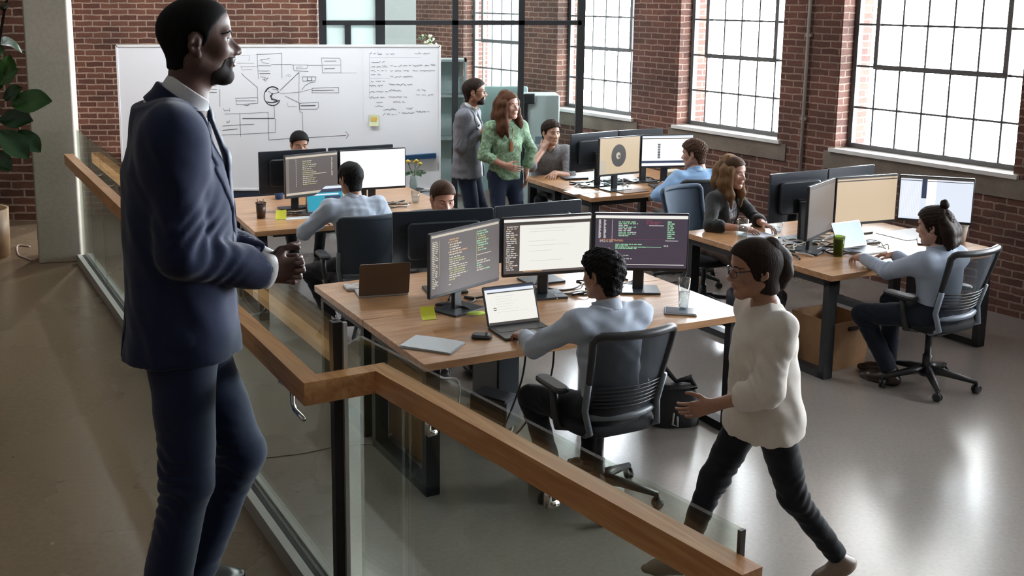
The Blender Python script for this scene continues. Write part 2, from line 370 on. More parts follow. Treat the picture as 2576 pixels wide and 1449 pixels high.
b = MB(); b.rbox((-0.3, -0.015, 0.15), (0.42, 0.015, 1.47), 0.03, axis=1); b.build('board', mat('teal_glass', (0.42, 0.56, 0.55), 0.25), tb)
b = MB(); b.box((-0.28, -0.25, 0), (-0.24, 0.25, 0.03)); b.box((0.38, -0.25, 0), (0.42, 0.25, 0.03)); b.box((-0.27, -0.02, 0), (-0.25, 0.02, 0.2)); b.box((0.39, -0.02, 0), (0.41, 0.02, 0.2)); b.build('stand', STEEL, tb)
sh = thing('shelving_unit', 'grey shelving with white flowers, seen between whiteboard edge and partition post', 'shelf', (0.1, 14.1, 0))
b = MB()
for z in (0.05, 0.75, 1.3, 1.75): b.box((-0.2, -0.18, z), (0.35, 0.18, z+0.03))
b.box((-0.2, -0.18, 0), (-0.17, 0.18, 1.78)); b.box((0.32, -0.18, 0), (0.35, 0.18, 1.78)); b.build('frame', mat('grey_shelf', (0.3, 0.33, 0.33), 0.5), sh)
b = MB(); b.box((-0.16, 0.1, 0.08), (0.31, 0.14, 1.74)); b.build('back_panel', mat('shelf_back', (0.55, 0.62, 0.6), 0.6), sh)
fv = thing('flower_pot', 'pot of cream flowers on the grey shelf inside the meeting room', 'flowers', (-0.02, 14.05, 1.78))
b = MB(); b.lathe([(0.05, 0), (0.07, 0.12), (0.06, 0.12)], 14); b.build('pot', PLASTER, fv)
b = MB()
for k in range(40):
    a, r, z = random.uniform(0, 6.28), random.uniform(0, 0.16), random.uniform(0.1, 0.3)
    b.lathe([(0.001, -0.018), (0.02, 0), (0.001, 0.018)], 6, 0 if k % 3 else 1, T(r*math.cos(a), r*math.sin(a), z))
b.build('blossom', [mat('cream_petal', (0.8, 0.75, 0.5), 0.6), mat('leaf_small', (0.06, 0.14, 0.04), 0.5)], fv)
# conduit on the pier
c = MB(); c.tube([(2.19, 0.028, 0.0), (2.19, 0.028, 4.7)], 0.016, 10)
for z in (0.6, 1.4, 2.2): c.box((2.16, 0, z), (2.22, 0.03, z+0.03))
tag(c.build('conduit_pipe', mat('conduit_grey', (0.4, 0.36, 0.33), 0.5), loc=W0, rz=WA), 'thin grey vertical conduit pipe on the brick pier between two windows', 'pipe')
# ================================================================ glass railing
GA, GC = Vector((-2.40, 7.36, 0)), Vector((-0.27, 2.975, 0))
RD = (GC - GA).normalized(); RN = Vector((RD.y, -RD.x, 0))     # RN points to the landing side
if RN.x > 0: RN = -RN
r1 = thing('glass_railing', 'glass railing with oak handrail running from the concrete column past the suited man', 'railing', (0, 0, LAND))
GT = 0.925
cuts = [0.0, 0.48, 0.93, 2.35, (GC-GA).length]
for i in range(4):
    p, q = GA + RD*(cuts[i]+0.006), GA + RD*(cuts[i+1]-0.004)
    b = MB(); b.bar(p + Vector((0, 0, GT/2+0.03)), q + Vector((0, 0, GT/2+0.03)), 0.014, GT-0.06); b.build('glass_pane', RGLASS, r1)
b = MB(); b.bar(GA + Vector((0, 0, 0.03)) - RN*0.035, GC + Vector((0, 0, 0.03)) - RN*0.035, 0.03, 0.06); b.bar(GA + Vector((0, 0, 0.03)) + RN*0.035, GC + Vector((0, 0, 0.03)) + RN*0.035, 0.03, 0.06); b.build('base_channel', ALU, r1)
b = MB(); b.bar(GA + Vector((0, 0, 0.028)), GC + Vector((0, 0, 0.028)), 0.03, 0.05); b.build('channel_gasket', STEEL, r1)
RZ = 0.79 - 0.03
J = [G(170, 398, LAND+0.79), G(322, 528, LAND+0.79), G(780, 955, LAND+0.79), G(955, 925, LAND+0.79), G(1893, 1440, LAND+0.79)]
J1, J2, JE = J[2], J[3], J[4]
J0 = J1 - (J1 - J[1]).normalized() * 4.72
def rail(pts, w=0.055, h=0.066):
    b = MB(); n = len(pts); ring = []
    for i, p in enumerate(pts):
        d0 = (pts[i]-pts[i-1]).normalized() if i else None; d1 = (pts[i+1]-pts[i]).normalized() if i < n-1 else None
        if d0 is None: t, k = d1, 1.0
        elif d1 is None: t, k = d0, 1.0
        else: t = (d0+d1).normalized(); k = 1/max(0.35, t.dot(d0))
        x = Vector((t.y, -t.x, 0)) * k
        ring.append([p + x*(a*w/2) + Vector((0, 0, c*h/2)) for a, c in ((-1,-1),(1,-1),(1,1),(-1,1))])
    for i in range(n-1):
        v = ring[i] + ring[i+1]
        b._add(v, [(0,1,5,4),(1,2,6,5),(2,3,7,6),(3,0,4,7)], 0)
    b._add(ring[0], [(0,1,2,3)], 0); b._add(ring[-1], [(3,2,1,0)], 0)
    return b
def flat(p): return Vector((p.x, p.y, RZ))
rail([flat(J0), flat(J1), flat(J2), flat(JE)]).build('handrail', OAKRAIL, r1)
r1d = (J1-J0).normalized(); nb = Vector((-r1d.y, r1d.x, 0))
if nb.dot(GC - J1) < 0: nb = -nb
br = [flat(J0) + r1d*s for s in (0.3, 0.72, 1.5, 2.6, 3.7, 4.45)]
for p in br:
    b = MB(); c = p - Vector((0, 0, 0.033)); e = c + nb*0.075 - Vector((0, 0, 0.05))
    b.tube([c, c - Vector((0, 0, 0.03)), c - Vector((0, 0, 0.048)) + nb*0.02, e], 0.008, 8); b.tube([e - nb*0.004, e + nb*0.012], 0.02, 12); b.build('bracket', CHROME, r1)
# bracket near the bend is the bent bar that shows below the rail
b = MB(); c = flat(J1) - r1d*0.16 - Vector((0, 0, 0.033)); b.tube([c, c-Vector((0, 0, 0.06)), c-Vector((0, 0, 0.075))+r1d*0.02, c-Vector((0, 0, 0.075))+r1d*0.1], 0.007, 8); b.build('bracket', CHROME, r1)
b = MB(); b.bar(GC + Vector((0, 0, -LAND+0.02)), GC + Vector((0, 0, GT)), 0.03, 0.03, up=RD); b.build('corner_post', STEEL, r1)
b = MB(); b.bar(GC + RD*0.021 - RN*0.018 + Vector((0, 0, -LAND+0.02)), GC + RD*0.021 - RN*0.018 + Vector((0, 0, GT)), 0.012, 0.012, up=RD); b.build('edge_trim', ALU, r1)
GT2 = 0.84
s2 = G(908, 846, LAND+GT2); S2 = Vector((s2.x, s2.y, 0)); E2 = Vector((0.584, 1.922, 0))
e2 = G(1862, 1330, LAND+GT2); E2 = Vector((e2.x, e2.y, 0))
b = MB(); b.bar(GC + (S2-GC).normalized()*0.02 + Vector((0, 0, GT2/2)), S2 + Vector((0, 0, GT2/2)), 0.012, GT2); b.build('glass_pane', RGLASS, r1)
b = MB(); b.bar(S2 + Vector((0, 0, GT2/2)), E2 + Vector((0, 0, GT2/2)), 0.012, GT2); b.build('glass_pane', RGLASS, r1)
d2 = (E2-S2).normalized()
b = MB(); b.bar(S2 + d2*0.004 + Vector((0, 0, 0.03)), E2 + Vector((0, 0, 0.03)), 0.07, 0.06); b.build('base_channel', ALU, r1)
b = MB(); b.bar(E2 + d2*0.004 + Vector((0, 0, 0)), E2 + d2*0.004 + Vector((0, 0, GT2)), 0.014, 0.008, up=d2); b.build('edge_trim', mat('dark_edge', (0.07, 0.06, 0.065), 0.4), r1)
dr = (JE-J2).normalized()
for s in (0.25, 0.75, 1.2):
    p = flat(J2) + dr*s - Vector((0, 0, 0.033)); b = MB(); b.tube([p, p - Vector((0, 0, 0.05))], 0.009, 8)
    q = S2 + d2*max(0, (p-S2).dot(d2)); q.z = p.z-0.05; b.tube([p - Vector((0, 0, 0.05)), q], 0.008, 8); b.build('bracket', CHROME, r1)
# ================================================================ whiteboard
WBY = 11.75
z1 = D(700, 115, WBY).z; z0 = D(900, 470, WBY).z - 0.03; xl = D(302, 300, WBY).x; xr = D(1107, 300, WBY).x
wb = thing('whiteboard', 'big white marker board covered in diagrams, in front of the brick wall', 'whiteboard', (0, WBY, 0))
b = MB(); b.rbox((xl, 0, z0), (xr, 0.03, z1), 0.03, axis=1); b.build('board', mat('board_white', (0.84, 0.87, 0.9), 0.3), wb)
b = MB()
for a, c, d, e in ((xl-0.008, z0, xl+0.012, z1), (xr-0.012, z0, xr+0.008, z1), (xl, z1-0.012, xr, z1+0.01), (xl, z0-0.01, xr, z0+0.012)): b.box((a, -0.008, c), (d, 0.036, e))
xf = D(915, 300, WBY).x; b.box((xf-0.002, -0.002, z0), (xf+0.002, 0.001, z1)); b.build('frame', mat('board_frame', (0.82, 0.83, 0.83), 0.4), wb)
b = MB(); b.box((xl+0.05, 0.0, 0.06), (-0.72, 0.02, z0-0.012)); b.build('kick_panel', mat('navy_panel', (0.018, 0.028, 0.05), 0.5), wb)
b = MB(); b.box((-0.7, 0.0, 0.1), (xr-0.02, 0.015, z0-0.01)); b.build('lower_panel', mat('board_lower', (0.68, 0.74, 0.78), 0.4), wb)
b = MB()
for x in (xl+0.2, xr-0.2): b.box((x-0.03, -0.3, 0), (x+0.03, 0.3, 0.04)); b.box((x-0.025, 0.03, 0), (x+0.025, 0.06, z0+0.3))
b.build('stand', ALU, wb)
p0, p1 = D(1022, 401, WBY), D(1097, 391, WBY)
b = MB(); b.bar((p0.x-0.25, -0.03, p0.z+0.005), (p1.x, -0.03, p1.z+0.005), 0.06, 0.05, up=(0, 0, 1)); b.build('pen_tray', mat('tray_blue', (0.008, 0.05, 0.12), 0.45), wb)
INK = mat('marker_ink', (0.1, 0.105, 0.12), 0.6); INK2 = mat('marker_ink_grey', (0.3, 0.31, 0.34), 0.6)
ink = MB()
def wxy(x, y): p = D(x, y, WBY-0.003); return Vector((p.x, 0, p.z))
def stroke(pts, w=0.006, mi=0):
    w *= 0.62; P = [wxy(*p) for p in pts]
    for a, c in zip(P, P[1:]):
        d = (c-a)
        if d.length < 1e-5: continue
        d.normalize(); nn = Vector((-d.z, 0, d.x))*w/2; e = d*w*0.3
        ink.quad(a-nn-e+Vector((0,-0.002,0)), c-nn+e+Vector((0,-0.002,0)), c+nn+e+Vector((0,-0.002,0)), a+nn-e+Vector((0,-0.002,0)), mi)
def zz(x, y): return 560+x/5.5725, 100+y/5.573          # from the enlarged detail of the board
def zs(pts, w=0.0055, mi=0): stroke([zz(*p) for p in pts], w, mi)
def scribble(x0, x1, y, h=5, n=None, w=0.005, mi=0):
    """handwriting too small to read: a run of joined-up loops"""
    pts = []; x = x0; k = 0
    while x < x1:
        pts.append((x, y + random.uniform(-h, h)*(0.5 if k % 3 else 1)*0.5)); x += random.uniform(1.2, 2.6); k += 1
        if random.random() < 0.13 and len(pts) > 3: stroke(pts, w, mi); pts = []; x += 2.5
    if len(pts) > 1: stroke(pts, w, mi)
zs([(250,215),(375,220),(368,300)], 0.004, 1); zs([(200,328),(440,330)], 0.004); zs([(250,378),(480,375)], 0.004); zs([(262,378),(270,422),(410,415)], 0.004, 1)
zs([(485,205),(500,548)]); zs([(475,205),(690,198),(826,185),(832,535)]); zs([(525,285),(655,262)]); zs([(545,290),(560,320),(650,335)], 0.005); zs([(490,362),(680,365)]); zs([(680,345),(955,345),(990,355)])
zs([(500,438),(660,438)]); zs([(520,475),(665,472)], 0.008); zs([(530,520),(600,525),(580,560),(640,530),(600,580),(560,545)], 0.005)
zs([(268,468),(290,500),(488,668),(495,890),(195,910)], 0.006); zs([(182,820),(490,810)]); zs([(182,820),(195,915)]); zs([(190,855),(460,855)], 0.008); zs([(305,915),(335,925),(375,910)], 0.008)
zs([(990,355),(1000,435),(1200,443)]); zs([(990,352),(1188,352),(1182,400),(1035,410),(1040,385),(1120,380)], 0.005); zs([(1188,358),(1390,358)]); zs([(1388,255),(1640,258),(1658,290),(1658,465),(1400,465),(1388,255)], 0.005); zs([(1395,355),(1655,355)], 0.005); zs([(1655,465),(1880,465)], 0.003, 1); zs([(1430,300),(1590,298)], 0.014, 1); zs([(1430,405),(1570,402)], 0.016, 1)
zs([(1072,455),(805,710)], 0.008); zs([(1072,455),(1068,880),(1082,1010),(1118,1015),(1128,1330)], 0.006); zs([(805,755),(1070,735),(1250,690)], 0.005); zs([(1110,700),(1160,640),(1220,605),(1300,590)], 0.006); zs([(1120,520),(1310,520),(1300,575),(1125,580),(1120,520)], 0.006); zs([(1190,530),(1190,575),(1250,575),(1250,530)], 0.01)
zs([(1255,680),(1625,668),(1628,742),(1252,742),(1255,680)], 0.006); zs([(1258,712),(1560,706)], 0.008); zs([(880,790),(1075,885),(1085,900)], 0.006); zs([(1080,890),(1340,875),(1345,945),(1320,972),(1082,975),(1080,890)], 0.006); zs([(1100,925),(1300,922)], 0.016)
zs([(905,880),(920,940),(970,930),(1040,940)], 0.005, 1); zs([(880,515),(930,480),(920,515),(960,510),(945,480)], 0.004, 1)
circ = [(700 + 118*math.cos(t), 790 + 132*math.sin(t)) for t in np.linspace(5.5, 0.6, 40)][::1]
zs(circ, 0.013); zs([(700+105*math.cos(t), 785+125*math.sin(t)) for t in np.linspace(5.4, 3.6, 20)], 0.014); zs([(640,720),(700,760),(790,735),(760,700),(700,690)], 0.008); zs([(700,755),(675,790),(690,830),(760,850)], 0.026); zs([(615,870),(690,880),(800,850),(730,880),(640,880)], 0.014); zs([(640,905),(720,925),(790,880)], 0.007)
zs([(722,925),(730,1105),(745,1120),(740,1300)], 0.006); zs([(30,1040),(240,1035),(635,1018)]); zs([(636,1015),(648,1405),(930,1385),(1220,1370),(1730,1340)], 0.007); zs([(1725,1288),(1765,1335),(1730,1385)], 0.007); zs([(240,1038),(255,1360)], 0.007); zs([(280,1105),(720,1102)], 0.013); zs([(0,1210),(245,1192),(440,1184)], 0.007); zs([(0,1270),(205,1250)], 0.01); zs([(0,1335),(250,1325),(735,1298)], 0.006); zs([(60,1140),(65,1165),(95,1150),(95,1135)], 0.008); zs([(10,960),(30,1000),(60,980),(100,1000),(100,955)], 0.005)
zs([(-40,700),(-38,940)], 0.006); 
for y in (640, 690, 735): stroke([(528, 100+y/5.573), (545, 101+y/5.573)], 0.008)
def w2(x, y): return 720+x/3.814, 100+y/3.813
for (x0, x1, y, hh) in ((800,920,135,8),(960,1040,135,5),(1230,1380,130,6),(820,950,215,7),(820,970,256,5),(1000,1060,252,5),(1080,1200,250,6),(1215,1310,245,7),(1330,1440,245,7),(810,965,297,5),(1000,1105,297,5),(1125,1180,297,6),(1215,1430,297,5),(815,925,335,5),(1000,1240,355,6),(815,950,400,5),(800,945,440,6),(985,1210,430,6),(800,980,500,5),(985,1110,488,6),(1255,1350,480,7),(800,945,555,7),(985,1160,550,6),(1250,1410,528,7),(865,930,600,5),(1025,1150,598,5),(855,930,635,5),(930,1060,668,6),(1150,1215,658,6),(930,1060,715,7),(1080,1090,700,12),(1110,1230,702,6),(1250,1380,690,6)):
    a = w2(x0, y); c = w2(x1, y); scribble(a[0], c[0], a[1], hh, w=0.0075, mi=1)
stroke([w2(800,170), w2(1290,168)], 0.003, 1); stroke([w2(797,130), w2(797,550)], 0.003, 1); stroke([w2(800,372), w2(1000,370)], 0.003, 1); stroke([w2(800,268), w2(980,268)], 0.003, 1)
ink.build('drawing', [INK, INK2], wb)
st = MB(); c = D(941, 303, WBY-0.012); st.grid(lambda u, v: ((u-0.5)*0.1, -0.02*(1-v)**2, (v-0.5)*0.12), 4, 4); st.quad((-0.03,-0.012,-0.005),(0.03,-0.012,-0.005),(0.03,-0.006,0.035),(-0.03,-0.006,0.035),1)
tag(st.build('sticky_note', [mat('note_pale', (0.62, 0.66, 0.4), 0.7), mat('note_smudge', (0.65, 0.42, 0.08), 0.7)], loc=(c.x, WBY-0.005, c.z), smooth=False), 'pale yellow sticky note on the whiteboard below the handwritten list', 'note')
# ================================================================ desks
def make_desk(name, label, org, a, L, W, seam=True):
    t = thing(name, label, 'desk', (org[0], org[1], 0), a)
    th = 0.042
    halves = ((0.0, W/2-0.002), (W/2+0.002, W)) if seam else ((0.0, W),)
    for y0, y1 in halves:
        b = MB(); b.rbox((0, y0, DESK-th), (L, y1, DESK), 0.006, 2); b.build('tabletop', OAKDESK, t)
    for y0, y1 in ((0.04, W/2-0.06), (W/2+0.06, W-0.04)):
        for x in (0.03, L-0.11):
            b = MB(); z = DESK-th
            b.box((x, y0, 0), (x+0.08, y0+0.05, z)); b.box((x, y1-0.05, 0), (x+0.08, y1, z)); b.box((x, y0, 0), (x+0.08, y1, 0.05)); b.box((x, y0, z-0.05), (x+0.08, y1, z))
            b.build('leg_frame', STEEL, t)
    b = MB()
    for y in (W*0.24, W*0.76): b.box((0.11, y-0.025, DESK-th-0.05), (L-0.11, y+0.025, DESK-th))
    b.build('crossbar', STEEL, t)
    b = MB(); b.box((0.3, W/2-0.12, DESK-th-0.16), (L-0.3, W/2+0.12, DESK-th-0.145)); b.box((0.3, W/2-0.12, DESK-th-0.145), (L-0.3, W/2-0.11, DESK-th-0.06)); b.box((0.3, W/2+0.11, DESK-th-0.145), (L-0.3, W/2+0.12, DESK-th-0.06)); b.build('cable_tray', STEEL, t)
    return t
DESKS = {
    'near': ((-0.037, 5.33), math.radians(25.2), 2.13, 1.70),
    'right': ((2.681, 7.10), math.radians(26.5), 1.70, 1.54),
    'left': ((-1.40, 8.47), math.radians(22), 1.85, 1.5),
    'back': ((1.479, 9.919), math.radians(24), 1.5, 1.3)}
make_desk('bench_desk', 'nearest oak topped bench desk with black steel loop legs beside the glass railing', *DESKS['near'])
make_desk('bench_desk', 'oak bench desk on the right with black loop legs, below the large window', *DESKS['right'], seam=False)
make_desk('bench_desk', 'oak bench desk in front of the whiteboard with a yellow note near its corner', *DESKS['left'])
make_desk('bench_desk', 'oak bench desk farthest back, beside the glass partition post, with beige disc screen', *DESKS['back'], seam=False)
def on_desk(key, u, v, z=DESK):
    (ox, oy), a, L, W = DESKS[key]
    return Vector((ox + u*math.cos(a) - v*math.sin(a), oy + u*math.sin(a) + v*math.cos(a), z))
# ================================================================ monitors
PLASTIC = mat('black_plastic', (0.013, 0.014, 0.016), 0.38)
PLASTIC_B = mat('monitor_back_plastic', (0.017, 0.022, 0.03), 0.33)
BEZEL = mat('bezel_black', (0.012, 0.012, 0.013), 0.3)
STANDG = mat('stand_grey', (0.05, 0.056, 0.065), 0.3, 0.3)
def SCN(n, c, s=1.0): return emit('screen_' + n, c, s)
S_CODE = SCN('brown', (0.085, 0.066, 0.062)); S_CODE2 = SCN('plum', (0.055, 0.042, 0.062)); S_WHITE = SCN('white', (0.95, 0.95, 0.94), 1.0); S_PAPER = SCN('paper', (0.8, 0.79, 0.74), 1.0)
S_BEIGE = SCN('beige', (0.62, 0.48, 0.33)); S_TAN = SCN('tan', (0.6, 0.47, 0.31)); S_GREY = SCN('greybrown', (0.16, 0.13, 0.11)); S_DISC = SCN('disc', (0.055, 0.047, 0.042)); S_NAVY = SCN('navy', (0.03, 0.045, 0.09))
S_BLUE = SCN('paleblue', (0.45, 0.6, 0.85)); S_CYAN = SCN('cyan', (0.02, 0.3, 0.42)); S_ORANGE = SCN('orange_text', (0.5, 0.28, 0.12)); S_GREEN = SCN('green_text', (0.25, 0.5, 0.3)); S_LIME = SCN('lime_text', (0.38, 0.4, 0.16)); S_CREAM = SCN('cream_text', (0.52, 0.46, 0.36)); S_RED = SCN('red_text', (0.18, 0.05, 0.08)); S_LINE = SCN('grey_line', (0.55, 0.54, 0.52)); S_PBLUE = SCN('cloud', (0.72, 0.78, 0.88)); S_BLACK = SCN('black', (0.012, 0.012, 0.013))
SM = [S_CODE, S_CODE2, S_WHITE, S_PAPER, S_BEIGE, S_TAN, S_GREY, S_DISC, S_NAVY, S_BLUE, S_CYAN, S_ORANGE, S_GREEN, S_LIME, S_CREAM, S_RED, S_LINE, S_PBLUE, S_BLACK]
SI = {n: i for i, n in enumerate('code code2 white paper beige tan grey disc navy blue cyan orange green lime cream red line pblue black'.split())}
def draw_screen(kind, w, h, seed=0):
    """the picture on a screen, u right, v down, both 0..1; returns a mesh lying in y = 0 facing -y, z from 0 to h"""
    rnd = random.Random(seed); b = MB(); lay = [0]
    def R(u0, v0, u1, v1, m, up=1):
        y = -0.0004*(1+up)
        b.quad((-w/2+u0*w, y, h*(1-v1)), (-w/2+u1*w, y, h*(1-v1)), (-w/2+u1*w, y, h*(1-v0)), (-w/2+u0*w, y, h*(1-v0)), SI[m])
    def code(u0, u1, v0, v1, rows, cols, fill=0.55, ind=0.0, up=3):
        dv = (v1-v0)/rows
        for r in range(rows):
            u = u0 + ind*rnd.random()*(u1-u0); end = u0+(u1-u0)*rnd.uniform(0.35, 1.0)
            c = rnd.choice(cols)
            while u < end:
                l = rnd.uniform(0.012, 0.05)
                R(u, v0+dv*r, min(u+l, u1), v0+dv*(r+fill), c, up); u += l+rnd.uniform(0.004, 0.014)
                if rnd.random() < 0.3: c = rnd.choice(cols)
    bg = {'code_left': 'code', 'doc': 'code', 'code_right': 'code2', 'code_small': 'code', 'white': 'white', 'disc': 'tan', 'strip': 'white', 'blank': 'grey', 'page': 'beige', 'curtain': 'pblue', 'lap_doc': 'paper', 'tablet': 'blue', 'cyan': 'cyan'}[kind]
    R(0, 0, 1, 1, bg, 0)
    if kind == 'code_left':
        R(0.01, 0.02, 0.99, 0.055, 'cream'); code(0.02, 0.1, 0.12, 0.9, 26, ['cream'], 0.5); R(0.118, 0.12, 0.122, 0.7, 'lime')
        code(0.24, 0.52, 0.13, 0.42, 7, ['orange', 'cream'], 0.5, 0.1); code(0.25, 0.52, 0.43, 0.84, 11, ['cream', 'cream', 'lime'], 0.45, 0.05)
        code(0.66, 0.86, 0.1, 0.46, 9, ['green', 'lime'], 0.5, 0.1); R(0.655, 0.12, 0.66, 0.6, 'lime'); R(0.66, 0.5, 0.88, 0.512, 'cream'); code(0.66, 0.86, 0.6, 0.8, 5, ['lime', 'green', 'cream'], 0.5)
        R(0.25, 0.88, 0.28, 0.895, 'line')
    elif kind == 'doc':
        R(0.0, 0.02, 1, 0.07, 'paper'); R(0, 0.07, 1, 0.11, 'disc'); code(0.02, 0.16, 0.14, 0.95, 22, ['line', 'cream', 'line'], 0.5, 0.1); R(0.18, 0.13, 0.985, 0.955, 'paper', 2)
        code_rows = [(0.28, 0.8, 0.2), (0.28, 0.7, 0.25), (0.28, 0.6, 0.42), (0.28, 0.75, 0.5), (0.28, 0.55, 0.6), (0.3, 0.68, 0.78)]
        for u0, u1, v in code_rows: R(u0, v, u1, v+0.006, 'line', 4)
        R(0.22, 0.96, 0.44, 0.975, 'orange')
    elif kind == 'code_right':
        R(0.0, 0.02, 1, 0.075, 'paper'); R(0.0, 0.075, 0.99, 0.09, 'disc')
        for u in (0.035, 0.09): code(u, u+0.025, 0.1, 0.45, 22, ['line'], 0.7)
        R(0.18, 0.1, 0.184, 0.5, 'line'); code(0.25, 0.46, 0.13, 0.42, 9, ['green', 'line', 'green'], 0.6); code(0.55, 0.72, 0.1, 0.19, 3, ['red'], 0.7); R(0.58, 0.2, 0.74, 0.21, 'line')
        R(0.04, 0.46, 0.8, 0.465, 'red'); code(0.05, 0.4, 0.47, 0.53, 3, ['red', 'orange', 'line'], 0.5); code(0.22, 0.55, 0.55, 0.65, 4, ['green'], 0.7); R(0.5, 0.6, 0.72, 0.612, 'green')
        code(0.78, 0.86, 0.12, 0.46, 9, ['green'], 0.65); R(0.76, 0.48, 0.9, 0.49, 'line'); code(0.25, 0.5, 0.76, 0.785, 1, ['line'], 0.5); code(0.27, 0.42, 0.82, 0.85, 1, ['line'], 0.6)
        for k, (u, q) in enumerate(((0.748, 'e'), (0.764, 'c'), (0.78, 'a'))):      # three little letters
            R(u, 0.565, u+0.003, 0.595, 'line', 4); R(u, 0.565, u+0.012, 0.57, 'line', 4); R(u, 0.59, u+0.012, 0.595, 'line', 4)
            if q != 'c': R(u, 0.578, u+0.012, 0.582, 'line', 4)
            if q == 'a': R(u+0.01, 0.565, u+0.013, 0.597, 'line', 4)
            if q == 'e': R(u+0.01, 0.565, u+0.013, 0.58, 'line', 4)
        R(0.27, 0.93, 0.97, 0.945, 'line')
    elif kind == 'code_small':
        R(0, 0.02, 1, 0.07, 'cream'); R(0, 0.93, 1, 0.985, 'cream'); R(0, 0.07, 0.06, 0.93, 'grey'); code(0.19, 0.2, 0.1, 0.8, 14, ['cream'], 0.6)
        code(0.32, 0.6, 0.15, 0.78, 13, ['lime', 'cream', 'lime'], 0.4); R(0.4, 0.49, 0.78, 0.505, 'cream'); code(0.88, 0.905, 0.13, 0.6, 12, ['cream'], 0.6)
    elif kind == 'white': R(0.02, 0.33, 0.98, 0.334, 'pblue')
    elif kind == 'disc':
        R(0, 0.62, 0.16, 1, 'cream'); n = 32
        for rad, c, up, cu, cv in ((1.0, 'disc', 3, 0.47, 0.5), (0.3, 'cream', 4, 0.46, 0.5), (0.13, 'disc', 5, 0.48, 0.52)):
            b._add([(-w/2+(cu+0.185*rad*math.cos(t))*w, -0.0004*(1+up), h*(1-cv)+0.315*rad*math.sin(t)*h) for t in [2*math.pi*k/n for k in range(n)]], [tuple(range(n))], SI[c])
    elif kind == 'strip':
        R(0, 0, 1, 0.05, 'pblue'); R(0, 0.08, 1, 0.11, 'disc'); R(0, 0.83, 1, 0.91, 'navy')
        for k in range(9): R(0.31, 0.27+k*0.055, 0.36, 0.27+k*0.055+0.04, 'disc' if k % 2 else 'navy', 3)
    elif kind == 'blank': R(0.02, 0.02, 0.98, 0.06, 'code')
    elif kind == 'page':
        R(0, 0.0, 1, 0.025, 'disc'); R(0, 0.06, 1, 0.085, 'disc'); R(0.13, 0.2, 0.133, 0.9, 'tan')
        for k in range(9): R(0.16, 0.22+k*0.055, rnd.uniform(0.45, 0.78), 0.226+k*0.055, 'tan', 3)
    elif kind == 'curtain':
        R(0, 0, 1, 0.05, 'disc'); R(0.3, 0.05, 0.37, 0.5, 'navy'); R(0.37, 0.05, 0.5, 0.9, 'white'); R(0, 0.085, 1, 0.1, 'disc', 3)
        for k in range(12): R(0.03+k*0.022, 0.12, 0.036+k*0.022, 0.95, 'white', 2)
    elif kind == 'lap_doc':
        R(0, 0, 1, 0.05, 'navy'); R(0.02, 0.05, 0.98, 0.13, 'pblue'); R(0.05, 0.13, 0.99, 0.16, 'disc')
        for k in range(7): R(0.2, 0.25+k*0.07, rnd.uniform(0.5, 0.85), 0.256+k*0.07, 'line')
        R(0.13, 0.55, 0.19, 0.565, 'black', 3); R(0.135, 0.565, 0.14, 0.62, 'black', 3); R(0.18, 0.565, 0.185, 0.62, 'black', 3); R(0.14, 0.61, 0.185, 0.625, 'black', 3); R(0, 0.94, 1, 1, 'disc', 3)
    elif kind == 'tablet': R(0.0, 0.0, 1, 0.02, 'line'); R(0.44, 0.02, 0.445, 0.5, 'pblue')
    elif kind == 'cyan': R(0, 0, 1, 0.1, 'pblue'); R(0, 0.1, 1, 0.25, 'navy'); R(0.1, 0.3, 0.9, 0.36, 'pblue'); R(0.5, 0.4, 0.95, 1, 'navy')
    return b
def monitor(label, TL, TR, zt, kind=None, h=0.36, stand='flat', group=None, seed=0, back=False, bd=0.1, by=0.06, base_w=0.26):
    """a monitor whose upper corners stand where the photograph shows them; kind None: seen from behind"""
    A, B = G(*TL, zt), G(*TR, zt); c = (A+B)/2; w = (B-A).length - 0.004; a = ang(B-A)
    if back: a += math.pi
    t = thing('monitor', label, 'monitor', (c.x, c.y, DESK), a, group)
    z1 = zt-DESK; z0 = z1-h
    b = MB(); b.rbox((-w/2, 0.0, z0), (w/2, 0.022, z1), 0.008, 3, axis=1); b.rbox((-w*0.36, 0.02, z0+0.06), (w*0.36, 0.05, z1-0.07), 0.03, 4, axis=1)
    b.build('housing', PLASTIC_B if kind is None else PLASTIC, t)
    if kind:
        s = draw_screen(kind, w-0.016, h-0.028, seed); o = s.build('screen', SM, t); o.location = (0, -0.0012, z0+0.02)
    else:
        b = MB(); b.box((-w/2+0.008, -0.0015, z0+0.02), (w/2-0.008, 0, z1-0.008)); b.build('screen', emit('screen_off_axis', (0.25, 0.27, 0.3), 0.6), t)
    b = MB(); b.rbox((-0.035, by, 0.012), (0.035, by+0.028, z0+0.16), 0.01, 3); b.bar((0, by+0.01, z0+0.14), (0, 0.03, z0+0.14), 0.07, 0.07); b.build('neck', PLASTIC if stand == 'flat' else STANDG, t)
    b = MB(); b.rbox((-base_w/2, by-0.1, 0), (base_w/2, by+bd, 0.014), 0.008, 3); b.build('base', STANDG if kind else PLASTIC, t)
    return t
monitor('monitor with brown code screen, leftmost of the three on the nearest desk', (1080,590), (1258,550), 1.27, 'code_left', 0.385, seed=1)
monitor('monitor with cream document window, middle of the three on the nearest desk', (1264,548), (1491,536), 1.275, 'doc', 0.375, seed=2)
monitor('monitor with dark plum code screen behind the curly haired man', (1495,535), (1736,538), 1.265, 'code_right', 0.37, seed=3)
monitor('black monitor back on the nearest desk, left of the brown code screen', (985,533), (1240,521), 1.265, None, 0.37, back=True)
monitor('black back of a monitor on the nearest desk, behind the cream document screen', (1243,519), (1460,500), 1.265, None, 0.37, back=True)
monitor('monitor with brown and green code screen at the whiteboard desk', (715,392), (850,379), 1.27, 'code_small', 0.37, seed=5, bd=0.04, by=0.035)
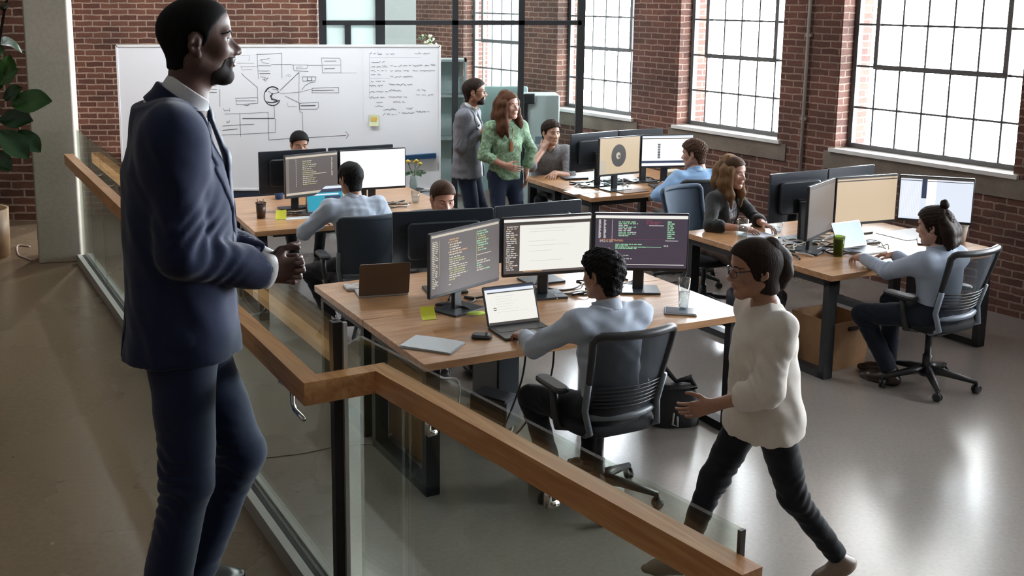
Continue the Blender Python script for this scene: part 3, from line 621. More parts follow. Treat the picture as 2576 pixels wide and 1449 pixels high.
monitor('monitor with plain white screen at the whiteboard desk', (853,379), (1021,371), 1.27, 'white', 0.36, bd=0.04, by=0.035)
monitor('black back of a monitor at the whiteboard desk in front of the half hidden man', (648,382), (819,372), 1.27, None, 0.37, back=True, bd=0.04, by=0.035)
monitor('black back of a monitor behind the plain white screen at the whiteboard desk', (824,372), (987,362), 1.27, None, 0.37, back=True, bd=0.04, by=0.035)
monitor('monitor showing a dark disc on tan, at the farthest desk', (1508,348), (1612,340), 1.27, 'disc', 0.37)
monitor('monitor with white screen and a dark column of marks, at the farthest desk', (1614,340), (1746,338), 1.27, 'strip', 0.32)
monitor('dark back of a monitor at the farthest desk beside the seated man in grey', (1433,338), (1552,328), 1.27, None, 0.36, back=True)
monitor('dark back of a monitor at the farthest desk, just under the window ledge', (1554,328), (1665,322), 1.27, None, 0.36, back=True)
monitor('sharply angled monitor with blank grey brown screen at the right desk', (2037,470), (2103,447), 1.27, 'blank', 0.4)
monitor('monitor with plain tan page at the right desk', (2105,447), (2261,437), 1.27, 'page', 0.37)
monitor('monitor with pale screen and dark vertical bar, rightmost in the photo', (2264,439), (2455,450), 1.27, 'curtain', 0.35, base_w=0.2)
monitor('blue black monitor back next to the woman in the dark cardigan', (1935,438), (2078,425), 1.27, None, 0.38, back=True)
monitor('blue black back of a monitor at the right desk behind the tan page screen', (2080,424), (2196,413), 1.27, None, 0.37, back=True)
# ================================================================ office chairs
MESHM = bpy.data.materials.new('chair_mesh'); MESHM.use_nodes = True
_nt = MESHM.node_tree; _b = _nt.nodes['Principled BSDF']; _b.inputs['Base Color'].default_value = (0.022, 0.028, 0.037, 1); _b.inputs['Roughness'].default_value = 0.7
_t = _nt.nodes.new('ShaderNodeBsdfTransparent'); _m = _nt.nodes.new('ShaderNodeMixShader'); _m.inputs[0].default_value = 0.85
_nt.links.new(_t.outputs[0], _m.inputs[1]); _nt.links.new(_b.outputs[0], _m.inputs[2]); _nt.links.new(_m.outputs[0], _nt.nodes['Material Output'].inputs[0])
MESHL = MESHM.copy(); MESHL.name = 'chair_mesh_light'; MESHL.node_tree.nodes['Mix Shader'].inputs[0].default_value = 0.62; MESHL.node_tree.nodes['Principled BSDF'].inputs['Base Color'].default_value = (0.06, 0.07, 0.085, 1)
CHBLACK = mat('chair_black', (0.014, 0.015, 0.017), 0.42); CHGREY = mat('chair_grey_support', (0.1, 0.115, 0.13), 0.4); CHFAB = mat('chair_seat_fabric', (0.012, 0.013, 0.016), 0.9, bump=0.2, bscale=300)
CHBLUE = mat('chair_blue_grey', (0.045, 0.075, 0.12), 0.7, bump=0.15, bscale=250)
def make_chair(label, loc, yaw, mesh=MESHM, base_turn=0.3, solid=None, support=CHGREY):
    """swivel chair facing its own +y"""
    t = thing('office_chair', label, 'chair', (loc[0], loc[1], 0), yaw)
    def bk(u, z): # back surface: u -1..1, z height
        k = (z-0.5)/0.5; wd = 0.19 + 0.045*min(1, max(0, k))
        return Vector((u*wd, -0.235 - 0.085*k + 0.06*(u*u) + 0.02*math.cos(k*3), z))
    zb, zt = 0.53, 0.995
    if solid:
        b = MB(); b.grid(lambda u, v: bk(2*u-1, zb+(zt-zb)*v), 10, 10); b.grid(lambda u, v: bk(1-2*u, zb+(zt-zb)*v) + Vector((0, -0.02, 0)), 10, 10); b.build('backrest', solid, t)
    else:
        b = MB(); b.grid(lambda u, v: bk((2*u-1)*0.95, zb+0.01+(zt-zb-0.02)*v), 14, 14); b.build('backrest_mesh', mesh, t)
        b = MB()
        for k in range(6):
            z = 0.60 + 0.022*k; b.tube([bk(u*0.93, z) + Vector((0, -0.012, 0)) for u in np.linspace(-1, 1, 11)], 0.0045, 6)
        b.build('back_ribs', CHBLACK, t)
    b = MB(); rim = []
    for z in np.linspace(zb, zt-0.03, 10): rim.append(bk(-1, z))
    rim.append(bk(-0.94, zt-0.008))
    for u in np.linspace(-0.85, 0.85, 9): rim.append(bk(u, zt))
    rim.append(bk(0.94, zt-0.008))
    for z in np.linspace(zt-0.03, zb, 10): rim.append(bk(1, z))
    n = len(rim); rr = [0.016 + 0.007*math.sin(math.pi*i/(n-1)) for i in range(n)]
    b.tube(rim, rr, 8); b.build('back_frame', CHBLACK if not solid else solid, t)
    b = MB(); b.tube([bk(u, zb+0.012) + Vector((0, -0.01, 0)) for u in np.linspace(-1, 1, 11)], 0.02, 8)
    for s in (-1, 1): b.tube([bk(s, zb+0.2) + Vector((s*0.012, -0.012, 0)), bk(s, zb+0.05) + Vector((s*0.016, -0.012, 0)), Vector((s*0.2, -0.21, 0.47)), Vector((s*0.17, -0.12, 0.425))], 0.018, 8)
    b.build('back_support', support, t)
    b = MB()
    def seat(u, v):
        a = 2*math.pi*u; q = v
        ex = 0.245*(abs(math.cos(a))**0.55)*math.copysign(1, math.cos(a)); ey = 0.235*(abs(math.sin(a))**0.55)*math.copysign(1, math.sin(a))
        prof = [(0.0, 0.50), (0.75, 0.503), (0.96, 0.492), (1.0, 0.468), (0.97, 0.44), (0.7, 0.425), (0.0, 0.42)]
        i = min(int(q*6), 5); f = q*6-i; r = prof[i][0]*(1-f)+prof[i+1][0]*f; z = prof[i][1]*(1-f)+prof[i+1][1]*f
        return (ex*r, ey*r+0.01, z - 0.012*max(0, ey*r/0.235)**3)
    b.grid(lambda u, v: seat(u, v), 32, 12); b.build('seat', CHFAB, t)
    for s in (-1, 1):
        b = MB(); b.rbox((-0.042, -0.12, 0.645), (0.042, 0.13, 0.675), 0.04, 5, M=T(s*0.275, 0.03, 0)); 
        ar = b.build('armrest', CHBLACK, t)
        b = MB(); b.tube([(s*0.275, 0.02, 0.65), (s*0.28, 0.0, 0.55), (s*0.265, -0.01, 0.45), (s*0.12, 0.0, 0.41)], [0.022, 0.022, 0.024, 0.02], 8); b.build('arm_post', CHBLACK, ar)
    b = MB(); b.lathe([(0.03, 0.08), (0.03, 0.22), (0.022, 0.22), (0.022, 0.39), (0.05, 0.39), (0.1, 0.425)], 14); b.build('gas_column', CHBLACK, t)
    b = MB(); b.rbox((-0.1, -0.12, 0.385), (0.1, 0.12, 0.43), 0.03); b.tube([(0.08, 0.05, 0.4), (0.3, 0.06, 0.395)], 0.007, 6); b.build('tilt_mechanism', CHBLACK, t)
    b = MB(); tips = []
    for k in range(5):
        a = base_turn + 2*math.pi*k/5; d = Vector((math.cos(a), math.sin(a), 0)); tip = d*0.31; tips.append((tip, a))
        b.tube([d*0.02+Vector((0, 0, 0.115)), d*0.12+Vector((0, 0, 0.108)), d*0.31+Vector((0, 0, 0.075))], [0.034, 0.027, 0.016], 8)
    b.lathe([(0.045, 0.075), (0.05, 0.1), (0.04, 0.135), (0.03, 0.14)], 14); b.build('star_base', CHBLACK, t)
    for tip, a in tips:
        b = MB(); M = T(tip.x, tip.y, 0.03) @ Rz(a + 0.9) @ Matrix.Rotation(math.pi/2, 4, 'X')
        for s in (-1, 1): b.lathe([(0.012, -0.008), (0.028, -0.007), (0.03, 0), (0.028, 0.007), (0.012, 0.008)], 14, M=M @ T(0, 0, s*0.012))
        b.tube([(tip.x, tip.y, 0.028), (tip.x, tip.y, 0.078)], 0.009, 8); b.build('caster', CHBLACK, t)
    return t
YN = math.radians(25.2)                                 # facing the long side of the nearest desk
make_chair('black mesh back office chair of the curly haired man at the nearest desk', (0.88, 5.375), YN-0.02, base_turn=0.45)
make_chair('grey mesh back office chair at the right edge, of the person with a hair bun', (3.345, 7.05), math.radians(29), mesh=MESHL, base_turn=0.25, support=mat('chair_silver', (0.22, 0.26, 0.31), 0.4))
make_chair('black office chair of the man in light blue at the whiteboard desk', (-0.55, 8.13), math.radians(20), base_turn=0.5, solid=mat('chair_navy', (0.018, 0.03, 0.046), 0.6, bump=0.1, bscale=250))
make_chair('blue grey office chair behind the woman in the dark cardigan', (2.27, 8.84), math.radians(215), solid=CHBLUE)
make_chair('black office chair of the blue shirted man at the farthest desk', (2.35, 9.71), math.radians(13), solid=mat('chair_dark_solid', (0.02, 0.025, 0.033), 0.6))
make_chair('black office chair mostly hidden under the far side of the nearest desk', (0.1, 7.74), math.radians(196), base_turn=0.1)
# ================================================================ laptops and desk things
def laptop(label, loc, yaw, w, d, kind, cbody, clid=None, open_deg=110, seed=0, keys=True):
    t = thing('laptop', label, 'laptop', loc, yaw)
    b = MB(); b.rbox((-w/2, -d/2, 0), (w/2, d/2, 0.014), 0.01, 3); b.build('base', cbody, t)
    if keys:
        b = MB(); b.box((-w*0.44, -d*0.02, 0.0142), (w*0.44, d*0.42, 0.0155)); b.build('keyboard', PLASTIC, t)
        b = MB(); b.box((-w*0.16, -d*0.44, 0.0142), (w*0.16, -d*0.1, 0.015)); b.build('trackpad', mat('trackpad', (0.3, 0.3, 0.31), 0.4), t)
    tilt = math.radians(open_deg-90)
    M = T(0, d/2-0.004, 0.012) @ Matrix.Rotation(-tilt, 4, 'X')
    b = MB(); b.rbox((-w/2, -0.003, 0), (w/2, 0.005, d), 0.01, 3, M=M, axis=1); lid = b.build('lid', clid or cbody, t)
    s = draw_screen(kind, w-0.02, d-0.02, seed); s.v = [tuple(M @ (Vector(v) + Vector((0, -0.0035, 0.01)))) for v in s.v]; s.build('screen', SM, lid)
    return t
SILV = mat('laptop_silver', (0.4, 0.4, 0.41), 0.35, 0.6); SPACE = mat('laptop_bronze', (0.12, 0.085, 0.065), 0.35, 0.3); DARKL = mat('laptop_dark', (0.03, 0.03, 0.032), 0.4)
lp = G(1303, 838, DESK); laptop('open laptop with white page under the hand of the curly haired man', (lp.x+0.03, lp.y+0.02, DESK), math.radians(22), 0.33, 0.23, 'lap_doc', DARKL, open_deg=113, seed=4)
lp = G(968, 742, DESK); laptop('bronze laptop seen from behind at the left end of the nearest desk', (lp.x-0.03, lp.y+0.07, DESK), math.radians(194), 0.32, 0.22, 'white', SILV, SPACE, open_deg=104)
lp = G(2185, 640, DESK); laptop('pale blue screened laptop in front of the person with a hair bun', (lp.x, lp.y+0.1, DESK), math.radians(26), 0.29, 0.2, 'tablet', SILV, open_deg=118)
lp = G(828, 545, DESK); laptop('laptop with blue and white screen at the whiteboard desk', (lp.x, lp.y+0.05, DESK), math.radians(20), 0.33, 0.23, 'cyan', SILV, open_deg=110)
PAPER = mat('paper_white', (0.62, 0.66, 0.68), 0.7); YEL = mat('note_yellow', (0.62, 0.62, 0.03), 0.7); LIMEN = mat('note_lime', (0.4, 0.52, 0.06), 0.7)
# notepad
c = G(1087, 870, DESK); t = thing('notepad', 'stack of white papers near the front corner of the nearest desk', 'papers', (c.x, c.y, DESK), math.radians(-25))
b = MB(); b.rbox((-0.15, -0.105, 0), (0.15, 0.105, 0.008), 0.004, 2, M=Rz(0.04)); b.build('lower_sheets', mat('paper_grey', (0.3, 0.33, 0.35), 0.7), t)
b = MB(); b.grid(lambda u, v: ((u-0.5)*0.29, (v-0.5)*0.2, 0.0125+0.004*math.sin(u*3)*v), 6, 6); b.grid(lambda u, v: ((0.5-u)*0.29, (v-0.5)*0.2, 0.0085), 2, 2); b.rbox((-0.145, -0.1, 0.008), (0.145, 0.1, 0.0115), 0.003, 2); b.build('top_sheet', PAPER, t)
# phone or mouse beside the laptop
c = G(1212, 850, DESK); t = thing('wireless_mouse', 'small black square mouse beside the open laptop', 'mouse', (c.x, c.y, DESK), math.radians(-10))
b = MB(); b.rbox((-0.055, -0.04, 0), (0.055, 0.04, 0.02), 0.02, 5); b.build('shell', PLASTIC, t)
b = MB(); b.rbox((-0.045, -0.032, 0.0195), (0.045, 0.032, 0.0235), 0.014, 5); b.build('top_cover', mat('gloss_black', (0.01, 0.01, 0.011), 0.15), t)
def note(loc, rz, m, label, w=0.075, curl=0.012):
    b = MB(); b.grid(lambda u, v: ((u-0.5)*w, (v-0.5)*w, 0.002+curl*v**1.6+0.004*u*u), 5, 5); b.grid(lambda u, v: ((0.5-u)*w, (v-0.5)*w, 0.001+curl*v**1.6+0.004*(1-u)**2), 5, 5)
    return tag(b.build('sticky_note', m, loc=loc, rz=rz), label, 'note')
c = G(1077, 800, DESK); note((c.x, c.y, DESK), 0.2, YEL, 'bright yellow sticky note left of the brown code monitor stand', 0.085, 0.055)
c = G(707, 550, DESK); note((c.x, c.y, DESK), 0.1, YEL, 'bright yellow sticky note on the whiteboard desk', 0.09, 0.06)
c = G(1197, 786, DESK+0.02); b = MB(); b.lathe([(0.001, 0.0), (0.05, 0.0), (0.05, 0.003), (0.001, 0.003)], 20, M=Matrix.Diagonal((1.15, 0.8, 1, 1))); tag(b.build('round_note', LIMEN, loc=(c.x, c.y, DESK+0.0145), rz=0.3), 'round lime green note on the stand of the brown code monitor', 'note')
# drinking glasses
WATER = glass('tumbler_glass', (0.92, 0.95, 0.96), 1.6); 
WLIQ = glass('water', (0.9, 0.93, 0.93), 1.2)
def tumbler(loc, h, r, label, water=0.5, m=None, liq=None, group=None):
    t = thing('drinking_glass', label, 'glass', loc, 0, group)
    b = MB(); b.lathe([(r*0.72, 0.0), (r*0.78, 0.006), (r*0.86, h*0.4), (r, h), (r-0.003, h), (r*0.82, h*0.4), (r*0.7, 0.012), (0.001, 0.012)], 20); b.build('tumbler', m or WATER, t)
    if water:
        b = MB(); b.lathe([(r*0.7, 0.012), (r*0.8, h*water), (0.001, h*water)], 20); b.build('water', liq or WLIQ, t)
    return t
c = G(1714, 786, DESK); t = thing('smartphone', 'silver phone lying flat under the tall water glass', 'phone', (c.x-0.005, c.y, DESK), math.radians(-12)); b = MB(); b.rbox((-0.095, -0.07, 0), (0.095, 0.07, 0.012), 0.014, 4); b.build('body', SILV, t); b = MB(); b.rbox((-0.088, -0.063, 0.0115), (0.088, 0.063, 0.0135), 0.01, 4); b.build('screen', mat('phone_glass', (0.18, 0.22, 0.27), 0.12), t)
tumbler((c.x+0.015, c.y+0.02, DESK+0.0135), 0.19, 0.036, 'tall glass of water at the right end of the nearest desk', 0.55)
c = G(1866, 618, DESK); tumbler((c.x, c.y, DESK), 0.2, 0.042, 'tall tumbler of water in front of the woman in the dark cardigan', 0.7)
c = G(1955, 585, DESK); tumbler((c.x, c.y, DESK), 0.1, 0.045, 'short glass on the right desk beside the papers', 0.4)
c = G(2108, 645, DESK); tumbler((c.x, c.y, DESK), 0.15, 0.042, 'glass of green juice on the right desk', 0.85, glass('green_glass', (0.55, 0.6, 0.25), 0.8), mat('green_juice', (0.33, 0.36, 0.1), 0.4))
for x, y, h, lb in ((1485,452,0.12,'water glass left of the disc monitor on the farthest desk'),(1527,470,0.13,'water glass under the disc monitor on the farthest desk'),(1559,470,0.12,'water glass beside the notebook on the farthest desk')):
    c = G(x, y, DESK); tumbler((c.x, c.y, DESK), h, 0.042, lb, 0.6)
c = G(1045, 510, DESK); tumbler((c.x, c.y, DESK), 0.11, 0.04, 'water glass at the right end of the whiteboard desk', 0.5)
def cup(loc, h, r0, r1, m, label, rim=None):
    t = thing('paper_cup', label, 'cup', loc)
    b = MB(); b.lathe([(r0, 0), (r1, h), (r1-0.003, h), (r0-0.003, 0.01), (0.001, 0.01)], 20); b.build('cup', m, t)
    b = MB(); b.tube([(r1*math.cos(a), r1*math.sin(a), h) for a in np.linspace(0, 2*math.pi, 22)], 0.004, 6, caps=False); b.build('rim', rim or m, t)
    return t
c = G(2414, 612, DESK); cup((c.x, c.y, DESK), 0.14, 0.035, 0.052, mat('cup_cream', (0.5, 0.43, 0.36), 0.6), 'cream paper cup at the right end of the right desk')
c = G(702, 500, DESK); cup((c.x, c.y, DESK), 0.12, 0.035, 0.045, mat('cup_blue', (0.03, 0.13, 0.42), 0.5), 'blue cup behind the brown code monitor at the whiteboard desk')
c = G(657, 548, DESK); t = cup((c.x, c.y, DESK), 0.13, 0.036, 0.044, mat('cup_brown', (0.045, 0.022, 0.014), 0.35), 'dark brown pen cup on the whiteboard desk')
for k, (dx, dy) in enumerate(((0.01, 0.0), (-0.015, 0.012), (0.0, -0.018))):
    b = MB(); b.tube([(c.x+dx, c.y+dy, DESK+0.012), (c.x+dx*2.2, c.y+dy*2.2, DESK+0.16)], 0.004, 6)
    tag(b.build('pencil', mat('pencil_brown', (0.2, 0.1, 0.05), 0.5)), 'short pencil standing in the dark brown pen cup', 'pencil', 'pencils in the pen cup')
# papers, notebooks and keyboards
def sheet(loc, rz, w, d, h, m, label, name='paper_sheet', cat='paper', group=None):
    b = MB(); b.rbox((-w/2, -d/2, 0), (w/2, d/2, h), min(0.01, h*0.8), 2); return tag(b.build(name, m, loc=loc, rz=rz), label, cat, group)
c = G(905, 726, DESK); sheet((c.x+0.02, c.y+0.02, DESK), math.radians(18), 0.24, 0.13, 0.02, mat('magazine', (0.4, 0.38, 0.36), 0.4, noise=0.5, nscale=30), 'grey magazine beside the bronze laptop', 'magazine', 'magazine')
c = G(745, 548, DESK); sheet((c.x+0.05, c.y, DESK), 0.35, 0.3, 0.1, 0.004, PAPER, 'white sheet under the laptop at the whiteboard desk')
c = G(1905, 592, DESK); sheet((c.x, c.y, DESK), 0.6, 0.24, 0.16, 0.004, mat('paper_bluish', (0.6, 0.62, 0.72), 0.7), 'white paper under the hands of the woman in the dark cardigan')
c = G(1950, 612, DESK); sheet((c.x, c.y, DESK), 0.4, 0.28, 0.17, 0.012, mat('notebook_maroon', (0.09, 0.05, 0.05), 0.5), 'dark maroon notebook on the right desk', 'notebook', 'notebook')
c = G(1590, 482, DESK); sheet((c.x, c.y, DESK), 0.5, 0.3, 0.16, 0.01, mat('notebook_tan', (0.28, 0.18, 0.12), 0.5), 'tan notebook on the farthest desk before the blue shirted man', 'notebook', 'notebook')
c = G(1445, 450, DESK); sheet((c.x, c.y, DESK), 0.3, 0.26, 0.14, 0.02, PLASTIC, 'black keyboard by the hand of the seated man in grey', 'keyboard', 'keyboard')
c = G(1500, 478, DESK); sheet((c.x-0.15, c.y-0.1, DESK), 0.4, 0.3, 0.2, 0.003, mat('paper_bright', (0.75, 0.75, 0.74), 0.6), 'bright white sheet at the front corner of the farthest desk')
c = G(2290, 590, DESK); sheet((c.x, c.y, DESK), 0.46, 0.42, 0.3, 0.004, mat('desk_pad_white', (0.8, 0.82, 0.84), 0.5), 'white desk pad below the tan page screen on the right desk', 'desk_pad', 'desk pad')
c = G(1690, 440, DESK); sheet((c.x, c.y, DESK), 0.4, 0.2, 0.14, 0.05, mat('cloth_cream', (0.7, 0.66, 0.55), 0.8), 'cream folded cloth by the blue shirted man on the farthest desk', 'cloth', 'cloth')
# ================================================================ cables
CB = mat('cable_black', (0.012, 0.012, 0.014), 0.45); CWH = mat('cable_white', (0.6, 0.6, 0.58), 0.5); CBR = mat('cable_brown', (0.07, 0.04, 0.028), 0.5)
def cable_path(pts):
    P = [Vector(p) for p in pts]; out = []
    for i in range(len(P)-1):
        p0, p1, p2, p3 = P[max(i-1, 0)], P[i], P[i+1], P[min(i+2, len(P)-1)]
        for k in range(6):
            t = k/6; out.append(0.5*((2*p1) + (p2-p0)*t + (2*p0-5*p1+4*p2-p3)*t*t + (3*p1-p0-3*p2+p3)*t**3))
    out.append(P[-1]); return out
def cable(pts, r, m, label, group=None, name='cable'):
    b = MB(); b.tube(cable_path(pts), r, 7)
    return tag(b.build(name, m), label, 'cable', group)
def tangle(key, n, u0, u1, v0, v1, mats, label, group, zmax=0.05, seed=3):
    rnd = random.Random(seed); tb_ = MB()
    for k in range(n):
        m = rnd.choice(mats); u, v = rnd.uniform(u0, u1), rnd.uniform(v0, v1); pts = []; a = rnd.uniform(0, 6.28); turn = rnd.uniform(-0.9, 0.9); r = rnd.choice((0.004, 0.005, 0.0065))
        for j in range(rnd.randint(8, 14)):
            pts.append(on_desk(key, u, v, DESK+r+(rnd.uniform(0.0, zmax) if j % 3 == 1 else 0)))
            if rnd.random() < 0.2: turn = rnd.uniform(-0.9, 0.9)
            a += turn; nu, nv = u+0.075*math.cos(a)*1.3, v+0.06*math.sin(a)
            if not u0 < nu < u1: a = math.pi-a; nu = u+0.075*math.cos(a)
            if not v0 < nv < v1: a = -a; nv = v+0.06*math.sin(a)
            u, v = min(max(nu, u0), u1), min(max(nv, v0), v1)
        tb_.tube(cable_path(pts), r, 7, [CB, CWH, CBR].index(m))
    tag(tb_.build('cable_tangle', [CB, CWH, CBR]), label, 'cables', None, 'stuff')
tangle('near', 16, 0.45, 2.0, 0.72, 1.05, [CB, CB, CWH, CBR], 'tangle of black and white cables between the monitor rows on the nearest desk', 'cables on the nearest desk', 0.018)
tangle('right', 16, 0.12, 1.1, 0.35, 0.95, [CB, CB, CWH, CWH], 'tangle of cables under the monitors on the right desk beside the green glass', 'cables on the right desk', 0.02, 5)
tangle('left', 12, 0.3, 1.6, 0.45, 0.85, [CB, CBR, CWH], 'tangle of cables under the monitors on the whiteboard desk', 'cables on the whiteboard desk', 0.018, 8)
tangle('back', 14, 0.15, 1.2, 0.3, 0.75, [CB, CB, CWH], 'tangle of cables under the disc screen on the farthest desk', 'cables on the farthest desk', 0.025, 11)
# thin light cable on the floor by the railing, mains leads under the nearest desk
g0 = [G(600, 1160, 0.004), G(660, 1152, 0.004), G(760, 1140, 0.004), G(860, 1120, 0.004), G(930, 1116, 0.004), G(985, 1100, 0.004)]
cable(g0, 0.004, mat('cable_pale', (0.42, 0.4, 0.33), 0.5), 'thin pale cable lying across the floor behind the glass railing')
cable([G(970, 1108, 0.006), G(985, 1092, 0.02), G(1020, 1093, 0.02), G(1060, 1078, 0.03), G(1085, 1062, 0.05)], 0.007, CWH, 'thick white cable looping on the floor below the nearest desk')
cable([on_desk('near', 0.75, 0.25, 0.7), on_desk('near', 0.75, 0.3, 0.45), on_desk('near', 0.7, 0.42, 0.12), on_desk('near', 0.68, 0.5, 0.03)], 0.006, CB, 'black mains lead hanging below the front edge of the nearest desk, left one')
cable([on_desk('near', 0.9, 0.2, 0.7), on_desk('near', 0.92, 0.28, 0.42), on_desk('near', 0.8, 0.4, 0.1), on_desk('near', 0.74, 0.5, 0.03)], 0.006, CB, 'black mains lead hanging below the front edge of the nearest desk beside the knee')
cable([on_desk('near', 0.35, 0.35, 0.7), on_desk('near', 0.3, 0.45, 0.5), on_desk('near', 0.45, 0.5, 0.42), on_desk('near', 0.42, 0.45, 0.2), on_desk('near', 0.5, 0.5, 0.02)], 0.006, CWH, 'white cable looping down under the left part of the nearest desk')
cable([G(1255, 1115, 0.008), G(1280, 1095, 0.008), G(1290, 1070, 0.02), G(1275, 1050, 0.06)], 0.006, CWH, 'white cable curling out from behind the grey computer tower')
# computer towers and boxes under the nearest desk
def tower(loc, rz, w, d, h, label):
    t = thing('computer_tower', label, 'computer', loc, rz)
    b = MB(); b.rbox((-w/2, -d/2, 0.01), (w/2, d/2, h), 0.015, 3, axis=1); b.build('case', mat('tower_case', (0.03, 0.035, 0.042), 0.35), t)
    b = MB(); b.rbox((-w/2+0.006, -d/2-0.008, 0.02), (w/2-0.006, -d/2+0.002, h-0.01), 0.01, 3, axis=1); b.build('front_panel', mat('tower_front', (0.05, 0.058, 0.066), 0.3), t)
    for sx in (-1, 1):
        for sy in (-1, 1):
            b = MB(); b.lathe([(0.012, 0), (0.014, 0.012)], 8, M=T(sx*(w/2-0.03), sy*(d/2-0.04), 0)); b.build('foot', PLASTIC, t)
    return t
c = G(1245, 1070, 0); tower((c.x, c.y+0.02, 0), math.radians(52), 0.17, 0.26, 0.2, 'short grey computer tower in front of the taller one, under the nearest desk')
c = G(1248, 1015, 0); tower((c.x, c.y+0.1, 0), math.radians(30), 0.17, 0.3, 0.36, 'taller black computer tower under the nearest desk')
CARD = mat('cardboard', (0.36, 0.2, 0.095), 0.8, noise=0.12, nscale=8)
c = on_desk('near', 0.26, 1.18, 0); t = thing('storage_box', 'pale brown storage box under the nearest desk, seen through the railing glass', 'box', c, math.radians(25.2))
b = MB(); b.rbox((-0.16, -0.22, 0), (0.16, 0.22, 0.4), 0.01, 2); b.build('body', mat('box_pale', (0.36, 0.27, 0.2), 0.8), t); b = MB(); b.rbox((-0.17, -0.23, 0.36), (0.17, 0.23, 0.43), 0.01, 2); b.build('lid', mat('box_lid', (0.42, 0.32, 0.24), 0.8), t)
c = on_desk('near', 0.19, 0.62, 0); t = thing('side_panel', 'plain tan board leaning under the left end of the nearest desk', 'board', c, math.radians(25.2))
b = MB(); b.rbox((-0.012, -0.2, 0.0), (0.012, 0.28, 0.52), 0.008, 2); b.build('board', mat('board_tan', (0.42, 0.27, 0.15), 0.6), t)
# open cardboard box with a hand hole under the right desk
c = (G(2015, 915, 0) + G(2158, 920, 0))/2
t = thing('cardboard_box', 'open cardboard box with hand hole beside the black leg of the right desk', 'box', (c.x+0.03, c.y+0.1, 0), math.radians(26.5))
w, d, h = 0.32, 0.36, 0.35
b = MB(); k = 0.006
b.box((-w/2, -d/2, 0), (w/2, d/2, k))
def flared(x0, y0, x1, y1, f=0.025):
    s = 1 + f/0.2
    b._add([(x0, y0, 0), (x1, y1, 0), (x1*s, y1*s, h), (x0*s, y0*s, h), (x0*0.97, y0*0.97, 0), (x1*0.97, y1*0.97, 0), (x1*s*0.97, y1*s*0.97, h), (x0*s*0.97, y0*s*0.97, h)],
           [(0,1,2,3),(5,4,7,6),(3,2,6,7),(1,0,4,5),(0,3,7,4),(2,1,5,6)])
flared(-w/2, -d/2, w/2, -d/2); flared(w/2, -d/2, w/2, d/2); flared(w/2, d/2, -w/2, d/2); flared(-w/2, d/2, -w/2, -d/2)
b.build('body', CARD, t)
b = MB(); s = 1+0.025/0.2*0.8; b.rbox((-0.05, -d/2*s-0.012, h*0.8), (0.05, -d/2*s+0.006, h*0.8+0.03), 0.012, 4, axis=1); b.build('hand_hole', mat('hole_dark', (0.03, 0.018, 0.01), 0.9), t)
# black bag on the floor right of the nearest chair
c = G(1740, 1068, 0); t = thing('shoulder_bag', 'black bag on the floor between the office chair and the walking woman', 'bag', (c.x-0.1, c.y+0.03, 0), math.radians(8))
BAGM = mat('bag_black', (0.012, 0.012, 0.013), 0.55, bump=0.3, bscale=25)
b = MB()
def bagf(u, v):
    a = 2*math.pi*u; q = abs(math.cos(a))**0.6*math.copysign(1, math.cos(a)); r = abs(math.sin(a))**0.6*math.copysign(1, math.sin(a)); z = v*0.24
    k = 1 - 0.18*v + 0.05*math.sin(a*3+v*4); return (q*0.15*k, r*0.085*k*(1-0.5*v), z + 0.02*math.sin(a*2)*v)
b.grid(bagf, 28, 8); b.build('body', BAGM, t)
b = MB()
b.grid(lambda u, v: (0.14*math.cos(2*math.pi*u)*(1-v), 0.05*math.sin(2*math.pi*u)*(1-v), 0.235+0.02*math.sin(v*3)), 20, 4); b.build('flap', BAGM, t)
b = MB(); b.tube([(-0.12, 0, 0.22), (-0.15, 0.02, 0.3), (-0.06, 0.03, 0.34), (0.0, 0.0, 0.27), (0.08, -0.02, 0.3), (0.13, 0, 0.22)], [0.015, 0.02, 0.025, 0.015, 0.022, 0.012], 8); b.build('strap', BAGM, t)
b = MB(); b.tube([(-0.04, -0.09, 0.1), (-0.05, -0.1, 0.03), (-0.02, -0.11, 0.02), (-0.02, -0.1, 0.08)], 0.006, 6); b.build('tag_loop', CWH, t)
# dark bundle of cables and a bag under the right desk
def lump(name, loc, rz, s, m, label, cat, seed):
    rnd = random.Random(seed); ph = [rnd.uniform(0, 6) for _ in range(4)]
    b = MB()
    def f(u, v):
        a, e = 2*math.pi*u, math.pi*(v-0.5); r = 1+0.12*math.sin(3*a+ph[0]+2*e)+0.1*math.sin(5*a+ph[1])*math.cos(e)+0.08*math.sin(7*e+ph[2]+a)
        return (s[0]*math.cos(a)*math.cos(e)*r, s[1]*math.sin(a)*math.cos(e)*r, max(0.0, s[2]*(1+math.sin(e))*r))
    b.grid(f, 36, 18); return tag(b.build(name, m, loc=loc, rz=rz), label, cat)
c = on_desk('right', 0.32, 1.02, 0.0); lump('backpack', c, 0.4, (0.24, 0.18, 0.24), mat('backpack_navy', (0.014, 0.018, 0.026), 0.6, noise=0.8, nscale=14, bump=0.4, bscale=18), 'dark crumpled backpack under the right desk behind the cardboard box', 'bag', 4)
for k in range(6):
    pts = []; a = k*1.1
    for j in range(6): pts.append(on_desk('right', 0.45+0.14*math.cos(a)+0.08*j, 0.98+0.16*math.sin(a*1.3), 0.012+0.03*random.random() + 0.05*(j % 2))); a += 1.2
    cable(pts, 0.006, CWH if k % 2 else CB, 'cable of the loose coil on the floor under the right desk', 'cables under the right desk')
